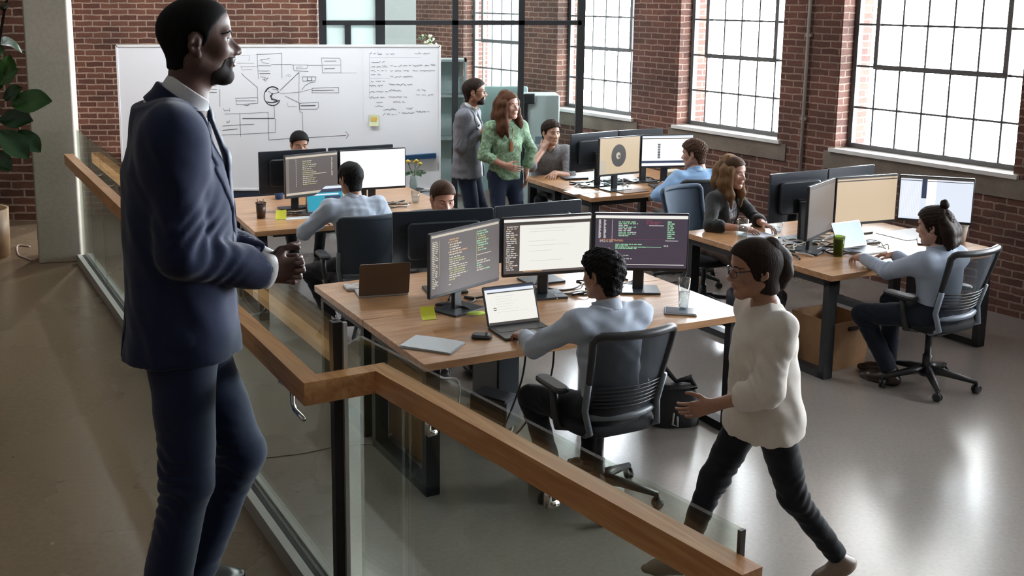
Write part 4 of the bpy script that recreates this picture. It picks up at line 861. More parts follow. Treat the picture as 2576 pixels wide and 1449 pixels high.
# ================================================================ potted plant, crate, vase
pc = G(5, 640, LAND); pl = thing('potted_plant', 'tall leafy potted plant at the left edge by the concrete column', 'plant', (pc.x-0.1, pc.y-0.05, LAND))
b = MB(); b.lathe([(0.17, 0.0), (0.18, 0.34), (0.16, 0.34), (0.15, 0.3), (0.001, 0.3)], 24); b.build('wooden_planter', wood('planter_wood', (0.3, 0.17, 0.08), (0.45, 0.29, 0.15), (6, 6, 0.8), 0.5), pl)
b = MB(); b.lathe([(0.1, 0.34), (0.13, 0.62), (0.135, 0.64), (0.12, 0.64), (0.11, 0.56), (0.001, 0.56)], 20); b.build('inner_pot', mat('pot_zinc', (0.28, 0.27, 0.25), 0.5, noise=0.3, nscale=12), pl)
stems = []
b = MB()
for k in range(7):
    a = k*0.9+0.3; l = 0.12+0.03*k; p = [Vector((0.04*math.cos(a), 0.04*math.sin(a), 0.58)), Vector((l*0.5*math.cos(a), l*0.5*math.sin(a), 1.0)), Vector((l*math.cos(a+0.3), l*math.sin(a+0.3), 1.35+0.06*k)), Vector((l*1.25*math.cos(a+0.5), l*1.25*math.sin(a+0.5), 1.75+0.05*k))]
    b.tube(p, [0.014, 0.012, 0.009, 0.005], 7); stems.append(p)
b.build('stem', mat('bark_brown', (0.05, 0.033, 0.022), 0.8), pl)
LEAFM = mat('fiddle_leaf', (0.011, 0.045, 0.01), 0.35, noise=0.3, nscale=6); LEAFL = mat('fiddle_leaf_light', (0.03, 0.1, 0.018), 0.38, noise=0.25, nscale=6)
def leaf_mesh(b, base, dr, size, mi, droop=0.35, nrm=(0.1, -0.5, 0.8)):
    d = dr.normalized(); s = d.cross(Vector(nrm)); s = s.normalized() if s.length > 1e-3 else Vector((1, 0, 0)); up = s.cross(d)
    def f(u, v):
        t = v; w = 0.62*math.sin(math.pi*min(1, t*0.93+0.05))**0.75*(0.75+0.5*t); x = (u-0.5)*w
        return base + d*(size*t) + s*(size*x) + up*(size*(0.28*abs(x)*1.2 - droop*t*t + 0.03*math.sin(9*t+6*u)))
    b.grid(f, 6, 9, mi)
def aim_leaf(x, y, ex, ey, Y, mi, size=None):
    p, q = D(x, y, Y), D(ex, ey, Y-0.06); b = MB(); leaf_mesh(b, p-pl.location, q-p, (q-p).length*1.15, mi, 0.12, (0.25, -0.8, 0.5)); b.build('leaf', [LEAFM, LEAFL], pl)
rl = random.Random(3)
for p in stems:
    for j in range(7):
        t = 0.35+0.65*j/6; i = min(2, int(t*3)); f = t*3-i; q = p[i]*(1-f)+p[min(3, i+1)]*f; a = rl.uniform(0, 6.28)
        dr = Vector((math.cos(a), math.sin(a), rl.uniform(-0.2, 0.7)))
        sz = rl.uniform(0.2, 0.32)
        if q.x + dr.x*sz > 0.16: dr.x *= 0.3
        b = MB(); leaf_mesh(b, q, dr, sz, 1 if rl.random() < 0.25 else 0, 0.35, (rl.uniform(-0.5, 0.5), rl.uniform(-1, -0.2), 0.7)); b.build('leaf', [LEAFM, LEAFL], pl)
for a in ((30, 262, 110, 252, 7.05, 1), (20, 195, 22, 148, 7.1, 1), (0, 210, 34, 180, 7.1, 1), (45, 330, 92, 372, 7.05, 0), (0, 300, 66, 300, 7.1, 0), (0, 330, 60, 385, 7.0, 0), (-20, 380, 20, 420, 7.0, 0), (10, 250, 45, 225, 7.1, 0)): aim_leaf(*a)
cc = [G(45, 618, LAND+0.006), G(46, 640, LAND+0.006), G(62, 648, LAND+0.006), G(80, 655, LAND+0.006)]
cable([G(75, 620, LAND+0.006)] + cc, 0.006, mat('cable_pinkish', (0.5, 0.4, 0.36), 0.6), 'pale cable looping on the landing floor beside the concrete column')
vs = D(1040, 452, 11.2); t = thing('flower_vase', 'small vase with yellow flowers and green leaves in front of the whiteboard corner', 'flowers', (vs.x, 11.2, 0))
b = MB(); b.lathe([(0.13, 0), (0.14, 0.02), (0.02, 0.04), (0.02, 0.56), (0.12, 0.58), (0.12, 0.6), (0.001, 0.6)], 18); b.build('stand', STEEL, t)
b = MB(); b.lathe([(0.03, 0.6), (0.045, 0.66), (0.03, 0.72), (0.035, 0.74), (0.03, 0.74), (0.026, 0.72), (0.001, 0.62)], 14); b.build('vase', FROST, t)
b = MB()
for k in range(5): a = k*1.3; b.tube([(0, 0, 0.7), (0.03*math.cos(a), 0.03*math.sin(a), 0.8), (0.07*math.cos(a), 0.07*math.sin(a), 0.86+0.01*k)], 0.003, 5)
b.build('stem', LEAFL, t)
b = MB()
for k in range(4): a = k*1.6+0.4; leaf_mesh(b, Vector((0.03*math.cos(a), 0.03*math.sin(a), 0.76)), Vector((math.cos(a), math.sin(a), 0.3)), 0.12, 0)
b.build('leaf', LEAFM, t)
b = MB()
for k in range(5): a = k*1.3; b.lathe([(0.001, -0.02), (0.028, 0.0), (0.001, 0.02)], 8, M=T(0.07*math.cos(a), 0.07*math.sin(a), 0.87+0.01*k))
b.build('blossom', mat('petal_yellow', (0.6, 0.42, 0.03), 0.6), t)
# ================================================================ people: smooth volumes sampled on a grid and skinned
class SDF:
    def __init__(s, lo, hi, h):
        s.h = h; s.lo = np.array(lo, float); n = [int(math.ceil((hi[i]-lo[i])/h))+1 for i in range(3)]
        s.ax = [(s.lo[i] + h*np.arange(n[i])).astype(np.float32) for i in range(3)]; s.f = np.full(n, 0.3, np.float32)
    def _sl(s, lo, hi):
        out = []
        for i in range(3):
            a = max(0, int((lo[i]-s.lo[i])/s.h)-1); b = min(len(s.ax[i]), int((hi[i]-s.lo[i])/s.h)+3); out.append(slice(a, max(a, b)))
        sl = tuple(out); return sl, s.ax[0][sl[0]][:, None, None], s.ax[1][sl[1]][None, :, None], s.ax[2][sl[2]][None, None, :]
    def _mix(s, sl, d, k, sub):
        f = s.f[sl]
        if f.size == 0: return
        if sub: d = -d; h = np.maximum(k-np.abs(f-d), 0)/k if k > 0 else 0; s.f[sl] = np.maximum(f, d) + h*h*k*0.25
        else: h = np.maximum(k-np.abs(f-d), 0)/k if k > 0 else 0; s.f[sl] = np.minimum(f, d) - h*h*k*0.25
    def rc(s, a, b, r1, r2=None, k=0.02, sub=False, flat=None):
        """tapered capsule; flat = (axis, factor) squeezes it along an axis"""
        a, b = np.array(a, float), np.array(b, float); r2 = r1 if r2 is None else r2; R = max(r1, r2) + 0.03 + k
        sl, X, Y, Z = s._sl(np.minimum(a, b)-R, np.maximum(a, b)+R); ba = b-a; L = max(float(ba @ ba), 1e-9)
        x, y, z = X-a[0], Y-a[1], Z-a[2]; t = np.clip((x*ba[0]+y*ba[1]+z*ba[2])/L, 0, 1)
        x, y, z = x-t*ba[0], y-t*ba[1], z-t*ba[2]
        if flat is not None:
            n = np.array(flat[0], float); n = n/np.linalg.norm(n); q = (x*n[0]+y*n[1]+z*n[2])*(1/flat[1]-1); x, y, z = x+q*n[0], y+q*n[1], z+q*n[2]
        d = np.sqrt(x*x+y*y+z*z)-(r1+(r2-r1)*t)
        if flat is not None: d = d*min(1, flat[1]*1.2)
        s._mix(sl, d.astype(np.float32), k, sub); return s
    def ell(s, c, r, k=0.02, sub=False, R=None):
        c, r = np.array(c, float), np.array(r, float); m = max(r) + 0.03 + k if R is not None else None
        e = np.full(3, m) if m else r + 0.03 + k
        sl, X, Y, Z = s._sl(c-e, c+e); x, y, z = X-c[0], Y-c[1], Z-c[2]
        if R is not None: x, y, z = (R[0][0]*x+R[1][0]*y+R[2][0]*z), (R[0][1]*x+R[1][1]*y+R[2][1]*z), (R[0][2]*x+R[1][2]*y+R[2][2]*z)
        k0 = np.sqrt((x/r[0])**2+(y/r[1])**2+(z/r[2])**2); k1 = np.sqrt((x/r[0]**2)**2+(y/r[1]**2)**2+(z/r[2]**2)**2)
        d = k0*(k0-1)/np.maximum(k1, 1e-6); s._mix(sl, d.astype(np.float32), k, sub); return s
    def loft(s, o, ax, secs, k=0.02, n=2.3, sub=False):
        """torso of elliptic sections (t, half width, half depth, forward offset) along a frame ax = (right, forward, up)"""
        o = np.array(o, float); S = np.array(secs, float); A = np.array(ax, float)
        X, Y, Z = s.ax[0][:, None, None]-o[0], s.ax[1][None, :, None]-o[1], s.ax[2][None, None, :]-o[2]
        x, y, t = (A[i][0]*X+A[i][1]*Y+A[i][2]*Z for i in range(3))
        a = np.interp(t, S[:, 0], S[:, 1]); b = np.interp(t, S[:, 0], S[:, 2]); c = np.interp(t, S[:, 0], S[:, 3])
        q = (np.abs(x/a)**n+np.abs((y-c)/b)**n)**(1/n); d = (q-1)*np.minimum(a, b)*0.95
        d = np.maximum(d, np.maximum(S[0, 0]-t, t-S[-1, 0])); s._mix((slice(None),)*3, d.astype(np.float32), k, sub); return s
    def clone(s, off=0.0):
        q = SDF.__new__(SDF); q.h, q.lo, q.ax, q.f = s.h, s.lo, s.ax, s.f+np.float32(off); return q
    def coords(s): return s.ax[0][:, None, None], s.ax[1][None, :, None], s.ax[2][None, None, :]
    def cut(s, fn):
        s.f = np.maximum(s.f, fn(*s.coords()).astype(np.float32)); return s
    def disp(s, fn):
        s.f = (s.f + fn(*s.coords())).astype(np.float32); return s
    def mesh(s):
        """surface nets: one vertex per crossed cell, one quad per crossed edge"""
        f = s.f; ins = f < 0; nx, ny, nz = f.shape
        c = np.zeros((nx-1, ny-1, nz-1), np.int8)
        for i in (0, 1):
            for j in (0, 1):
                for k in (0, 1): c += ins[i:nx-1+i, j:ny-1+j, k:nz-1+k]
        act = np.argwhere((c > 0) & (c < 8)); 
        if len(act) == 0: return np.zeros((0, 3)), []
        idx = -np.ones(c.shape, np.int64); idx[act[:, 0], act[:, 1], act[:, 2]] = np.arange(len(act))
        acc = np.zeros((len(act), 3)); cnt = np.zeros(len(act)); cor = [np.array((i, j, k)) for i in (0, 1) for j in (0, 1) for k in (0, 1)]
        val = {tuple(q): f[act[:, 0]+q[0], act[:, 1]+q[1], act[:, 2]+q[2]] for q in cor}
        for q in cor:
            for a in range(3):
                if q[a] == 0:
                    p = q.copy(); p[a] = 1; v0, v1 = val[tuple(q)], val[tuple(p)]; m = (v0 < 0) != (v1 < 0)
                    t = np.where(m, v0/np.where(m, v0-v1, 1), 0); pt = np.tile(q.astype(float), (len(act), 1)); pt[:, a] = t
                    acc += pt*m[:, None]; cnt += m
        V = s.lo + s.h*(act + acc/cnt[:, None]); F = []
        for a in range(3):
            b, d = (a+1) % 3, (a+2) % 3; sh = [slice(None)]*3; sh2 = [slice(None)]*3; sh[a] = slice(0, -1); sh2[a] = slice(1, None)
            e = ins[tuple(sh)] != ins[tuple(sh2)]; E = np.argwhere(e); ok = (E[:, b] > 0) & (E[:, d] > 0)
            lim = f.shape; ok &= (E[:, b] < lim[b]-1) & (E[:, d] < lim[d]-1); E = E[ok]
            if len(E) == 0: continue
            q = []
            for ob, od in ((-1, -1), (0, -1), (0, 0), (-1, 0)):
                g = E.copy(); g[:, b] += ob; g[:, d] += od; q.append(idx[g[:, 0], g[:, 1], g[:, 2]])
            q = np.stack(q, 1); fl = ins[E[:, 0], E[:, 1], E[:, 2]]; q[~fl] = q[~fl][:, ::-1]; F.append(q)
        return V, np.concatenate(F)
def nmesh(name, parts, m, parent, iters=1):
    """link one or several sampled surfaces as one smooth mesh object"""
    V = []; F = []; o = 0
    for v, f in parts:
        if len(v) == 0: continue
        v = np.array(v)
        for _ in range(iters):
            acc = np.zeros_like(v); n = np.zeros(len(v))
            for a, b in ((0, 1), (1, 2), (2, 3), (3, 0)):
                np.add.at(acc, f[:, a], v[f[:, b]]); np.add.at(acc, f[:, b], v[f[:, a]]); np.add.at(n, f[:, a], 1); np.add.at(n, f[:, b], 1)
            v = 0.5*v + 0.5*acc/np.maximum(n, 1)[:, None]
        V.append(v); F.append(f+o); o += len(v)
    V = np.concatenate(V); F = np.concatenate(F)
    me = bpy.data.meshes.new(name); me.vertices.add(len(V)); me.vertices.foreach_set('co', V.astype(np.float32).ravel())
    me.loops.add(F.size); me.loops.foreach_set('vertex_index', F.ravel().astype(np.int32))
    me.polygons.add(len(F)); me.polygons.foreach_set('loop_start', np.arange(0, F.size, 4, dtype=np.int32)); me.polygons.foreach_set('loop_total', np.full(len(F), 4, np.int32))
    me.polygons.foreach_set('use_smooth', np.ones(len(F), bool)); me.materials.append(m); me.update(calc_edges=True); me.validate()
    ob = bpy.data.objects.new(name, me); COL.objects.link(ob); ob.parent = parent; return ob
def V3(*a): return np.array(a, float)
def unit(v): v = np.array(v, float); return v/max(np.linalg.norm(v), 1e-9)
def ik(a, c, l1, l2, hint):
    """middle joint of a two-bone limb from a to c, bending towards hint; the end is pulled in when out of reach"""
    a, c = np.array(a, float), np.array(c, float); d = c-a; L = np.linalg.norm(d); m = (l1+l2)*0.998
    if L > m: c = a + d/L*m; d = c-a; L = m
    x = (l1*l1-l2*l2+L*L)/(2*L); h = math.sqrt(max(l1*l1-x*x, 0)); e = d/L; n = np.array(hint, float); n = n-e*(n @ e); return a+e*x+unit(n)*h, c
def rotm(yaw=0, pitch=0, roll=0):
    """head turn: yaw to its left, pitch nose down, roll to its right"""
    return np.array((Matrix.Rotation(yaw, 3, 'Z') @ Matrix.Rotation(-pitch, 3, 'X') @ Matrix.Rotation(roll, 3, 'Y')), float)
def wrinkle(amp, freq, seed):
    r = np.random.default_rng(seed); K = r.normal(size=(5, 3))*freq; ph = r.uniform(0, 6.28, 5)
    def fn(x, y, z):
        w = np.sin(K[0, 0]*x+K[0, 1]*y+K[0, 2]*z+ph[0])
        return amp*(0.5*np.sin(K[1, 0]*x+K[1, 1]*y+1.7*K[1, 2]*z+ph[1]+1.5*w)+0.35*np.sin(K[2, 0]*x*1.8+K[2, 1]*y*1.8+K[2, 2]*z*1.8+ph[2]+w)+0.25*np.sin(2.6*(K[3, 0]*x+K[3, 1]*y+K[3, 2]*z)+ph[3]))
    return fn
def bend_folds(a, e, w, amp, reach, wave=0.042):
    """cloth gathered where a limb bends: ridges across the limb, deepest on the inner side"""
    d1, d2 = unit(e-a), unit(w-e); t = unit(d1+d2); inn = unit(d2-d1) if np.linalg.norm(d2-d1) > 0.2 else unit(np.cross(t, V3(1, 0, 0.2)))
    def fn(x, y, z):
        X, Y, Z = x-e[0], y-e[1], z-e[2]; s = X*t[0]+Y*t[1]+Z*t[2]; u = X*inn[0]+Y*inn[1]+Z*inn[2]; g = np.exp(-(X*X+Y*Y+Z*Z)/(reach*reach))
        ss = s+0.25*np.abs(u)+0.012*np.sin(30*(X+Y-Z)); return amp*g*np.sin(ss*6.283/wave)*np.clip(0.55+u/0.08, 0.15, 1.3)
    return fn
def smax(q, d, k):
    d = np.asarray(d, np.float32); h = np.maximum(k-np.abs(q.f-d), 0)/k; q.f = (np.maximum(q.f, d)+h*h*k*0.25).astype(np.float32)
def end_cut(q, o, d, lim):
    X, Y, Z = q.coords(); X, Y, Z = X-o[0], Y-o[1], Z-o[2]
    smax(q, np.where(X*X+Y*Y+Z*Z < lim*lim, X*d[0]+Y*d[1]+Z*d[2], -1.0), 0.01)
# ---- head, in its own frame: centre between chin and crown, y to the face
def head_sdf(h, female=False, full=False, ear=True):
    s = SDF((-0.105, -0.15, -0.22), (0.105, 0.16, 0.15), h); j = 0.9 if female else 1.0
    s.ell((0, -0.014, 0.034), (0.077, 0.098, 0.084), 0.02)
    s.ell((0, 0.012, 0.058), (0.066, 0.078, 0.06), 0.03)
    s.ell((0, 0.03, -0.035), (0.058*j, 0.062, 0.083), 0.035)
    for x in (-1, 1):
        s.rc((x*0.055*j, -0.002, -0.052), (x*0.018, 0.07, -0.098), 0.02, 0.017, 0.035)
        s.ell((x*0.044, 0.06, -0.018), (0.02, 0.024, 0.022), 0.03)
        s.ell((x*0.026, 0.079, 0.028), (0.022, 0.011, 0.009), 0.022)
    s.ell((0, 0.077, -0.1), (0.02, 0.017, 0.017), 0.025)
    for x in (-1, 1): s.ell((x*0.033, 0.103, 0.006), (0.019, 0.014, 0.011), 0.02, sub=True)
    w = 0.85 if female else 1.0
    s.ell((0, 0.108, 0.014), (0.016, 0.012, 0.008), 0.014, sub=True)
    s.rc((0, 0.083, 0.014), (0, 0.113, -0.027), 0.0085*w, 0.013*w, 0.014)
    for x in (-1, 1): s.ell((x*0.02, 0.088, -0.028), (0.012, 0.012, 0.013), 0.015)
    for x in (-1, 1): s.ell((x*0.0145*w, 0.103, -0.031), (0.0095, 0.012, 0.0085), 0.007)
    s.ell((0, 0.088, -0.057), (0.03, 0.014, 0.02), 0.015)
    f = 1.15 if full else 1.0
    s.ell((0, 0.0985, -0.0545), (0.023, 0.0075, 0.0052*f), 0.006); s.ell((0, 0.0975, -0.0665), (0.02, 0.0085, 0.0065*f), 0.006)
    s.ell((0, 0.107, -0.0602), (0.024, 0.006, 0.0013), 0.003, sub=True); s.ell((0, 0.103, -0.079), (0.02, 0.008, 0.005), 0.008, sub=True)
    if ear:
        for x in (-1, 1):
            R = np.array(Matrix.Rotation(x*0.35, 3, 'Z') @ Matrix.Rotation(-0.18, 3, 'X'), float)
            s.ell((x*0.079, -0.012, -0.002), (0.007, 0.019, 0.031), 0.006, R=R); s.ell((x*0.079, -0.003, -0.028), (0.006, 0.009, 0.011), 0.006)
            s.ell((x*0.088, -0.008, 0.0), (0.008, 0.0105, 0.019), 0.005, sub=True, R=R); s.ell((x*0.085, -0.001, -0.003), (0.004, 0.006, 0.008), 0.003, R=R)
    s.rc((0, -0.022, -0.05), (0, -0.04, -0.22), 0.058*(0.82 if female else 1), 0.062*(0.82 if female else 1), 0.03)
    return s
LINES = {   # how far forward hair reaches at each height of the head
    'buzz': [(-0.13, -0.05), (-0.09, -0.042), (-0.035, -0.032), (-0.012, -0.002), (-0.01, 0.026), (0.03, 0.036), (0.052, 0.052), (0.075, 0.074), (0.092, 0.11), (0.12, 0.2)],
    'short': [(-0.13, -0.055), (-0.09, -0.05), (-0.035, -0.034), (-0.012, -0.006), (-0.01, 0.024), (0.03, 0.034), (0.05, 0.055), (0.07, 0.085), (0.085, 0.13), (0.12, 0.2)],
    'woman': [(-0.2, 0.0), (-0.1, 0.02), (-0.03, 0.035), (0.02, 0.042), (0.05, 0.055), (0.075, 0.08), (0.09, 0.14), (0.12, 0.2)]}
def hair_sdf(h, off, line='short', curl=0.0, seed=1, low=-0.1):
    s = SDF((-0.13, -0.18, -0.16), (0.13, 0.15, 0.18), h)
    s.ell((0, -0.014, 0.034), (0.077+off, 0.098+off, 0.084+off), 0.02); s.ell((0, 0.012, 0.058), (0.066+off, 0.078+off*0.7, 0.06+off), 0.03)
    s.rc((0, -0.026, -0.03), (0, -0.035, -0.12), 0.058+off*0.8, 0.056+off*0.35, 0.03)
    L = np.array(LINES[line])
    if curl: s.disp(wrinkle(curl, 110, seed)); s.disp(wrinkle(curl*0.7, 190, seed+1))
    def reg(x, y, z): return np.maximum(np.maximum(y - np.interp(z, L[:, 0], L[:, 1]), low - z + 0.25*np.maximum(0, y+0.05)), np.where((np.abs(x) > 0.071) & (line != 'woman'), 0.03-np.sqrt((y+0.008)**2*1.6+(z-0.0)**2), -1))
    r = reg(*s.coords()).astype(np.float32) + wrinkle(0.0018, 140, seed+7)(*s.coords()).astype(np.float32); kk = 0.012 if off < 0.008 else 0.02
    hh = np.maximum(kk-np.abs(s.f-r), 0)/kk; s.f = (np.maximum(s.f, r)+hh*hh*kk*0.25).astype(np.float32); return s
def xf(vf, R, c):
    v, f = vf; return (np.array(v) @ np.array(R).T + np.array(c), f)
def hand_prims(s, w, f, n, side, curl=(0.3, 0.3, 0.3), thumb=0.4, sc=1.0, spread=0.06, arm=None, wave=None):
    """five fingers and a thumb on a palm: w wrist, f towards the knuckles, n out of the palm, side +1 right hand"""
    w = np.array(w, float); f = unit(f); n = np.array(n, float); n = unit(n-f*(n @ f)); l = np.cross(f, n)*side
    base = (0.088, 0.093, 0.088, 0.078); lat = (0.029, 0.009, -0.011, -0.029); L = ((0.042, 0.026, 0.021), (0.047, 0.03, 0.022), (0.043, 0.028, 0.021), (0.034, 0.021, 0.019)); rad = (0.0088, 0.0092, 0.0087, 0.0077)
    s.rc(w-f*0.03, w+f*0.02, 0.024*sc, 0.026*sc, 0.015, flat=(n, 0.72))
    for i in range(4):
        K = w+f*base[i]*sc+l*lat[i]*sc; s.rc(w+f*0.012*sc+l*lat[i]*0.55*sc, K, 0.0165*sc, 0.0115*sc, 0.014); s.ell(K-n*0.003*sc, (0.0105*sc,)*3, 0.006)
        p = K; th = 0.0; fd = unit(f+l*spread*(1.2-0.8*i)); c = curl if wave is None else tuple(q*wave[i] for q in curl)
        for jn in range(3):
            th += c[jn]; d = fd*math.cos(th)+n*math.sin(th); q = p+d*L[i][jn]*sc; r0 = rad[i]*sc*(1-0.1*jn); s.rc(p, q, r0, r0*0.9, 0.0035); p = q
    p = w+f*0.022*sc+l*0.024*sc+n*0.006*sc; d = unit(f*0.62+l*0.72+n*0.25)
    s.rc(w+f*0.02*sc+l*0.008*sc, p+d*0.035*sc, 0.019*sc, 0.0125*sc, 0.016); p = p+d*0.04*sc
    for ln, r in ((0.033, 0.0102), (0.026, 0.0088)):
        d = unit(d+f*0.5*(1-thumb)-l*thumb*0.55+n*thumb*0.5); q = p+d*ln*sc; s.rc(p, q, r*sc, r*0.88*sc, 0.004); p = q
def shoe_sdf(s, ankle, fwd, sc=1.0, up=(0, 0, 1)):
    a = np.array(ankle, float); f = unit(fwd); u = np.array(up, float); hl = a-f*0.035*sc-u*0.045*sc; ball = a+f*0.12*sc-u*0.052*sc; toe = a+f*0.175*sc-u*0.058*sc
    s.rc(hl, ball, 0.036*sc, 0.042*sc, 0.02, flat=(u, 0.8)); s.rc(ball, toe, 0.041*sc, 0.03*sc, 0.02, flat=(u, 0.72)); s.rc(a-u*0.03*sc, a+u*0.02*sc+f*0.005, 0.045*sc, 0.04*sc, 0.03); s.rc(a-u*0.03, ball, 0.045*sc, 0.034*sc, 0.03)
SKINS = {}
def skin(n, col, rough=0.45):
    m = mat('skin_'+n, col, rough, noise=0.12, nscale=30, bump=0.06, bscale=260, spec=0.45)
    b = m.node_tree.nodes['Principled BSDF']; b.inputs['Subsurface Weight'].default_value = 0.12; b.inputs['Subsurface Radius'].default_value = (0.012, 0.005, 0.003); b.inputs['Subsurface Scale'].default_value = 0.6
    return m
def fabric(n, col, bscale=420, bump=0.25, sheen=0.15, noise=0.06, nscale=160, rough=0.8): return mat('fabric_'+n, col, rough, noise=noise, nscale=nscale, bump=bump, bscale=bscale, sheen=sheen, spec=0.25)
def checked(n, c1, c2, scale):
    m, nt, b = _nodes('fabric_'+n); tc = nt.nodes.new('ShaderNodeTexCoord'); w1 = nt.nodes.new('ShaderNodeTexNoise'); w1.inputs['Scale'].default_value = scale; w1.inputs['Detail'].default_value = 5; w1.inputs['Distortion'].default_value = 1.2
    nt.links.new(tc.outputs['Object'], w1.inputs['Vector']); r = nt.nodes.new('ShaderNodeValToRGB'); r.color_ramp.elements[0].position = 0.42; r.color_ramp.elements[1].position = 0.6
    r.color_ramp.elements[0].color = (*c1, 1); r.color_ramp.elements[1].color = (*c2, 1); nt.links.new(w1.outputs['Fac'], r.inputs[0]); nt.links.new(r.outputs[0], b.inputs['Base Color']); b.inputs['Roughness'].default_value = 0.8
    MATS['fabric_'+n] = m; return m
HAIRM = {}
def hairmat(n, col, bump=0.25, bscale=160):
    m = mat('hair_'+n, col, 0.68, noise=0.3, nscale=90, bump=bump, bscale=bscale, spec=0.12)
    nt = m.node_tree; tc = next(q for q in nt.nodes if q.type == 'TEX_COORD'); mp = nt.nodes.new('ShaderNodeMapping'); mp.inputs['Scale'].default_value = (1, 1, 0.22); nt.links.new(tc.outputs['Object'], mp.inputs[0])
    for q in nt.nodes:
        if q.type == 'TEX_NOISE': nt.links.new(mp.outputs[0], q.inputs['Vector'])
    return m
LIPM = mat('lips', (0.3, 0.11, 0.09), 0.4); EYEW = mat('eye_white', (0.55, 0.52, 0.5), 0.25); IRIS = mat('iris', (0.02, 0.013, 0.01), 0.15)
SHOEB = mat('shoe_leather', (0.035, 0.02, 0.014), 0.35); SHOEK = mat('shoe_black', (0.012, 0.012, 0.013), 0.35)
class Person:
    def __init__(s, label, loc, yaw, sc=1.0, hv=0.005, cv=0.01, seed=1):
        s.t = thing('person', label, 'person', loc, yaw); s.loc = np.array(loc, float); s.yaw = yaw; s.sc = sc; s.hv = hv; s.cv = cv; s.seed = seed; s.body = []
    def L(s, p):
        """world point in this person's own frame"""
        d = np.array(p, float)-s.loc; c, q = math.cos(-s.yaw), math.sin(-s.yaw); return V3(c*d[0]-q*d[1], q*d[0]+c*d[1], d[2])
    def pose(s, pelvis, neck, head, hrot=(0, 0, 0), sh=0.178, shl=0.0, wr=None, wl=None, er=(0.5, -0.6, -0.6), el=(-0.5, -0.6, -0.6), ar=None, al=None, kr=(0, 1, 0.1), kl=(0, 1, 0.1), arm=(0.29, 0.255), leg=(0.43, 0.43), twist=0.0, shr=None, legl=None):
        s.pel, s.neck, s.hc = np.array(pelvis, float), np.array(neck, float), np.array(head, float); s.R = rotm(*hrot)
        up = unit(s.neck-s.pel); c, q = math.cos(twist), math.sin(twist); right = V3(c, q, 0); right = unit(right-up*(right @ up)); fw = np.cross(up, right); s.ax = (right, fw, up); s.S = np.linalg.norm(s.neck-s.pel)
        s.sR = s.neck+right*sh-up*0.062+fw*shl; s.sL = s.neck-right*sh-up*0.062+fw*shl
        if shr is not None: s.sR, s.sL = np.array(shr[0], float), np.array(shr[1], float)
        s.eR, s.wR = ik(s.sR, wr, *arm, er); s.eL, s.wL = ik(s.sL, wl, *arm, el)
        s.hR, s.hL = s.pel+V3(0.088, 0, -0.03), s.pel+V3(-0.088, 0, -0.03)
        s.kR, s.aR = ik(s.hR, ar, *leg, kr); s.kL, s.aL = ik(s.hL, al, *(legl or leg), kl); return s
    def box(s, pts, m): P = np.array(pts); return P.min(0)-m, P.max(0)+m
    def head(s, skinm, hairm=None, style='short', off=0.01, curl=0.0, female=False, brows=True, full=False, beard=None, hsc=1.0, low=-0.1, ear=True, eyes=True):
        R = s.R*hsc; s.hR_ = R; s.hairm = hairm
        s.body.append(xf(head_sdf(s.hv, female, full, ear).mesh(), R, s.hc))
        # neck reaching into the collar
        n0 = s.hc+R @ V3(0, -0.038, -0.17); q = SDF(*s.box([n0, s.neck], 0.1), max(s.hv, 0.006)); q.rc(n0, s.neck+s.ax[1]*0.005, 0.053*(0.86 if female else 1), 0.062*(0.86 if female else 1), 0.02); q.rc(s.neck, s.neck-s.ax[2]*0.1, 0.056, 0.06, 0.03); s.body.append(q.mesh())
        if hairm is not None and style:
            s.hair = nmesh('hair', [xf(hair_sdf(s.hv, off, style, curl, s.seed, low).mesh(), R, s.hc)], hairm, s.t, 0 if curl else 1)
        if beard:
            b = head_sdf(s.hv, female, full, False); b.f -= beard[1]
            def breg(x, y, z):
                top = np.interp(y, [0.0, 0.03, 0.06, 0.075, 0.09, 0.12], [-0.098, -0.088, -0.07, -0.047, -0.042, -0.042])
                lips = np.where((np.abs(x) < 0.027) & (y > 0.07), np.minimum(0.0135-np.abs(z+0.0605), 0.01), -1.0)
                gap = np.where((np.abs(x) > 0.03) & (y > 0.055), -1.0, -1.0)
                return np.maximum(np.maximum(z-top, -0.122-z), np.maximum(np.maximum(0.03+0.5*np.maximum(0, z+0.095)-y, lips), gap))
            b.cut(breg)
            nmesh('beard', [xf(b.mesh(), R, s.hc)], beard[0], s.t, 0)
        M = Matrix([[*R[i], s.hc[i]] for i in range(3)] + [[0, 0, 0, 1]])
        if eyes:
            for x in (-1, 1):
                b = MB(); E = M @ T(x*0.031, 0.0765, 0.006); b.lathe([(0.0001, -0.0118), (0.006, -0.0102), (0.0102, -0.006), (0.0118, 0), (0.0102, 0.006), (0.006, 0.0102), (0.0001, 0.0118)], 14, 0, E @ Matrix.Rotation(-math.pi/2, 4, 'X'))
                b.lathe([(0.0001, 0.0122), (0.0052, 0.0113), (0.0056, 0.0106)], 12, 1, E @ Matrix.Rotation(-math.pi/2, 4, 'X')); b.build('eye', [EYEW, IRIS], s.t)
                lid = MB(); lid.grid(lambda u, v: M @ Vector((x*0.031+0.0128*math.cos(math.pi*u)*math.sin(0.25+1.05*v), 0.0765+0.0128*math.sin(math.pi*u)*math.sin(0.25+1.05*v), 0.0062+0.0128*math.cos(0.25+1.05*v))), 10, 5); lid.build('eyelid', skinm, s.t)
        if brows and hairm is not None or s.hv <= 0.0045:
            hf = head_sdf(min(s.hv, 0.004), female, full, False)
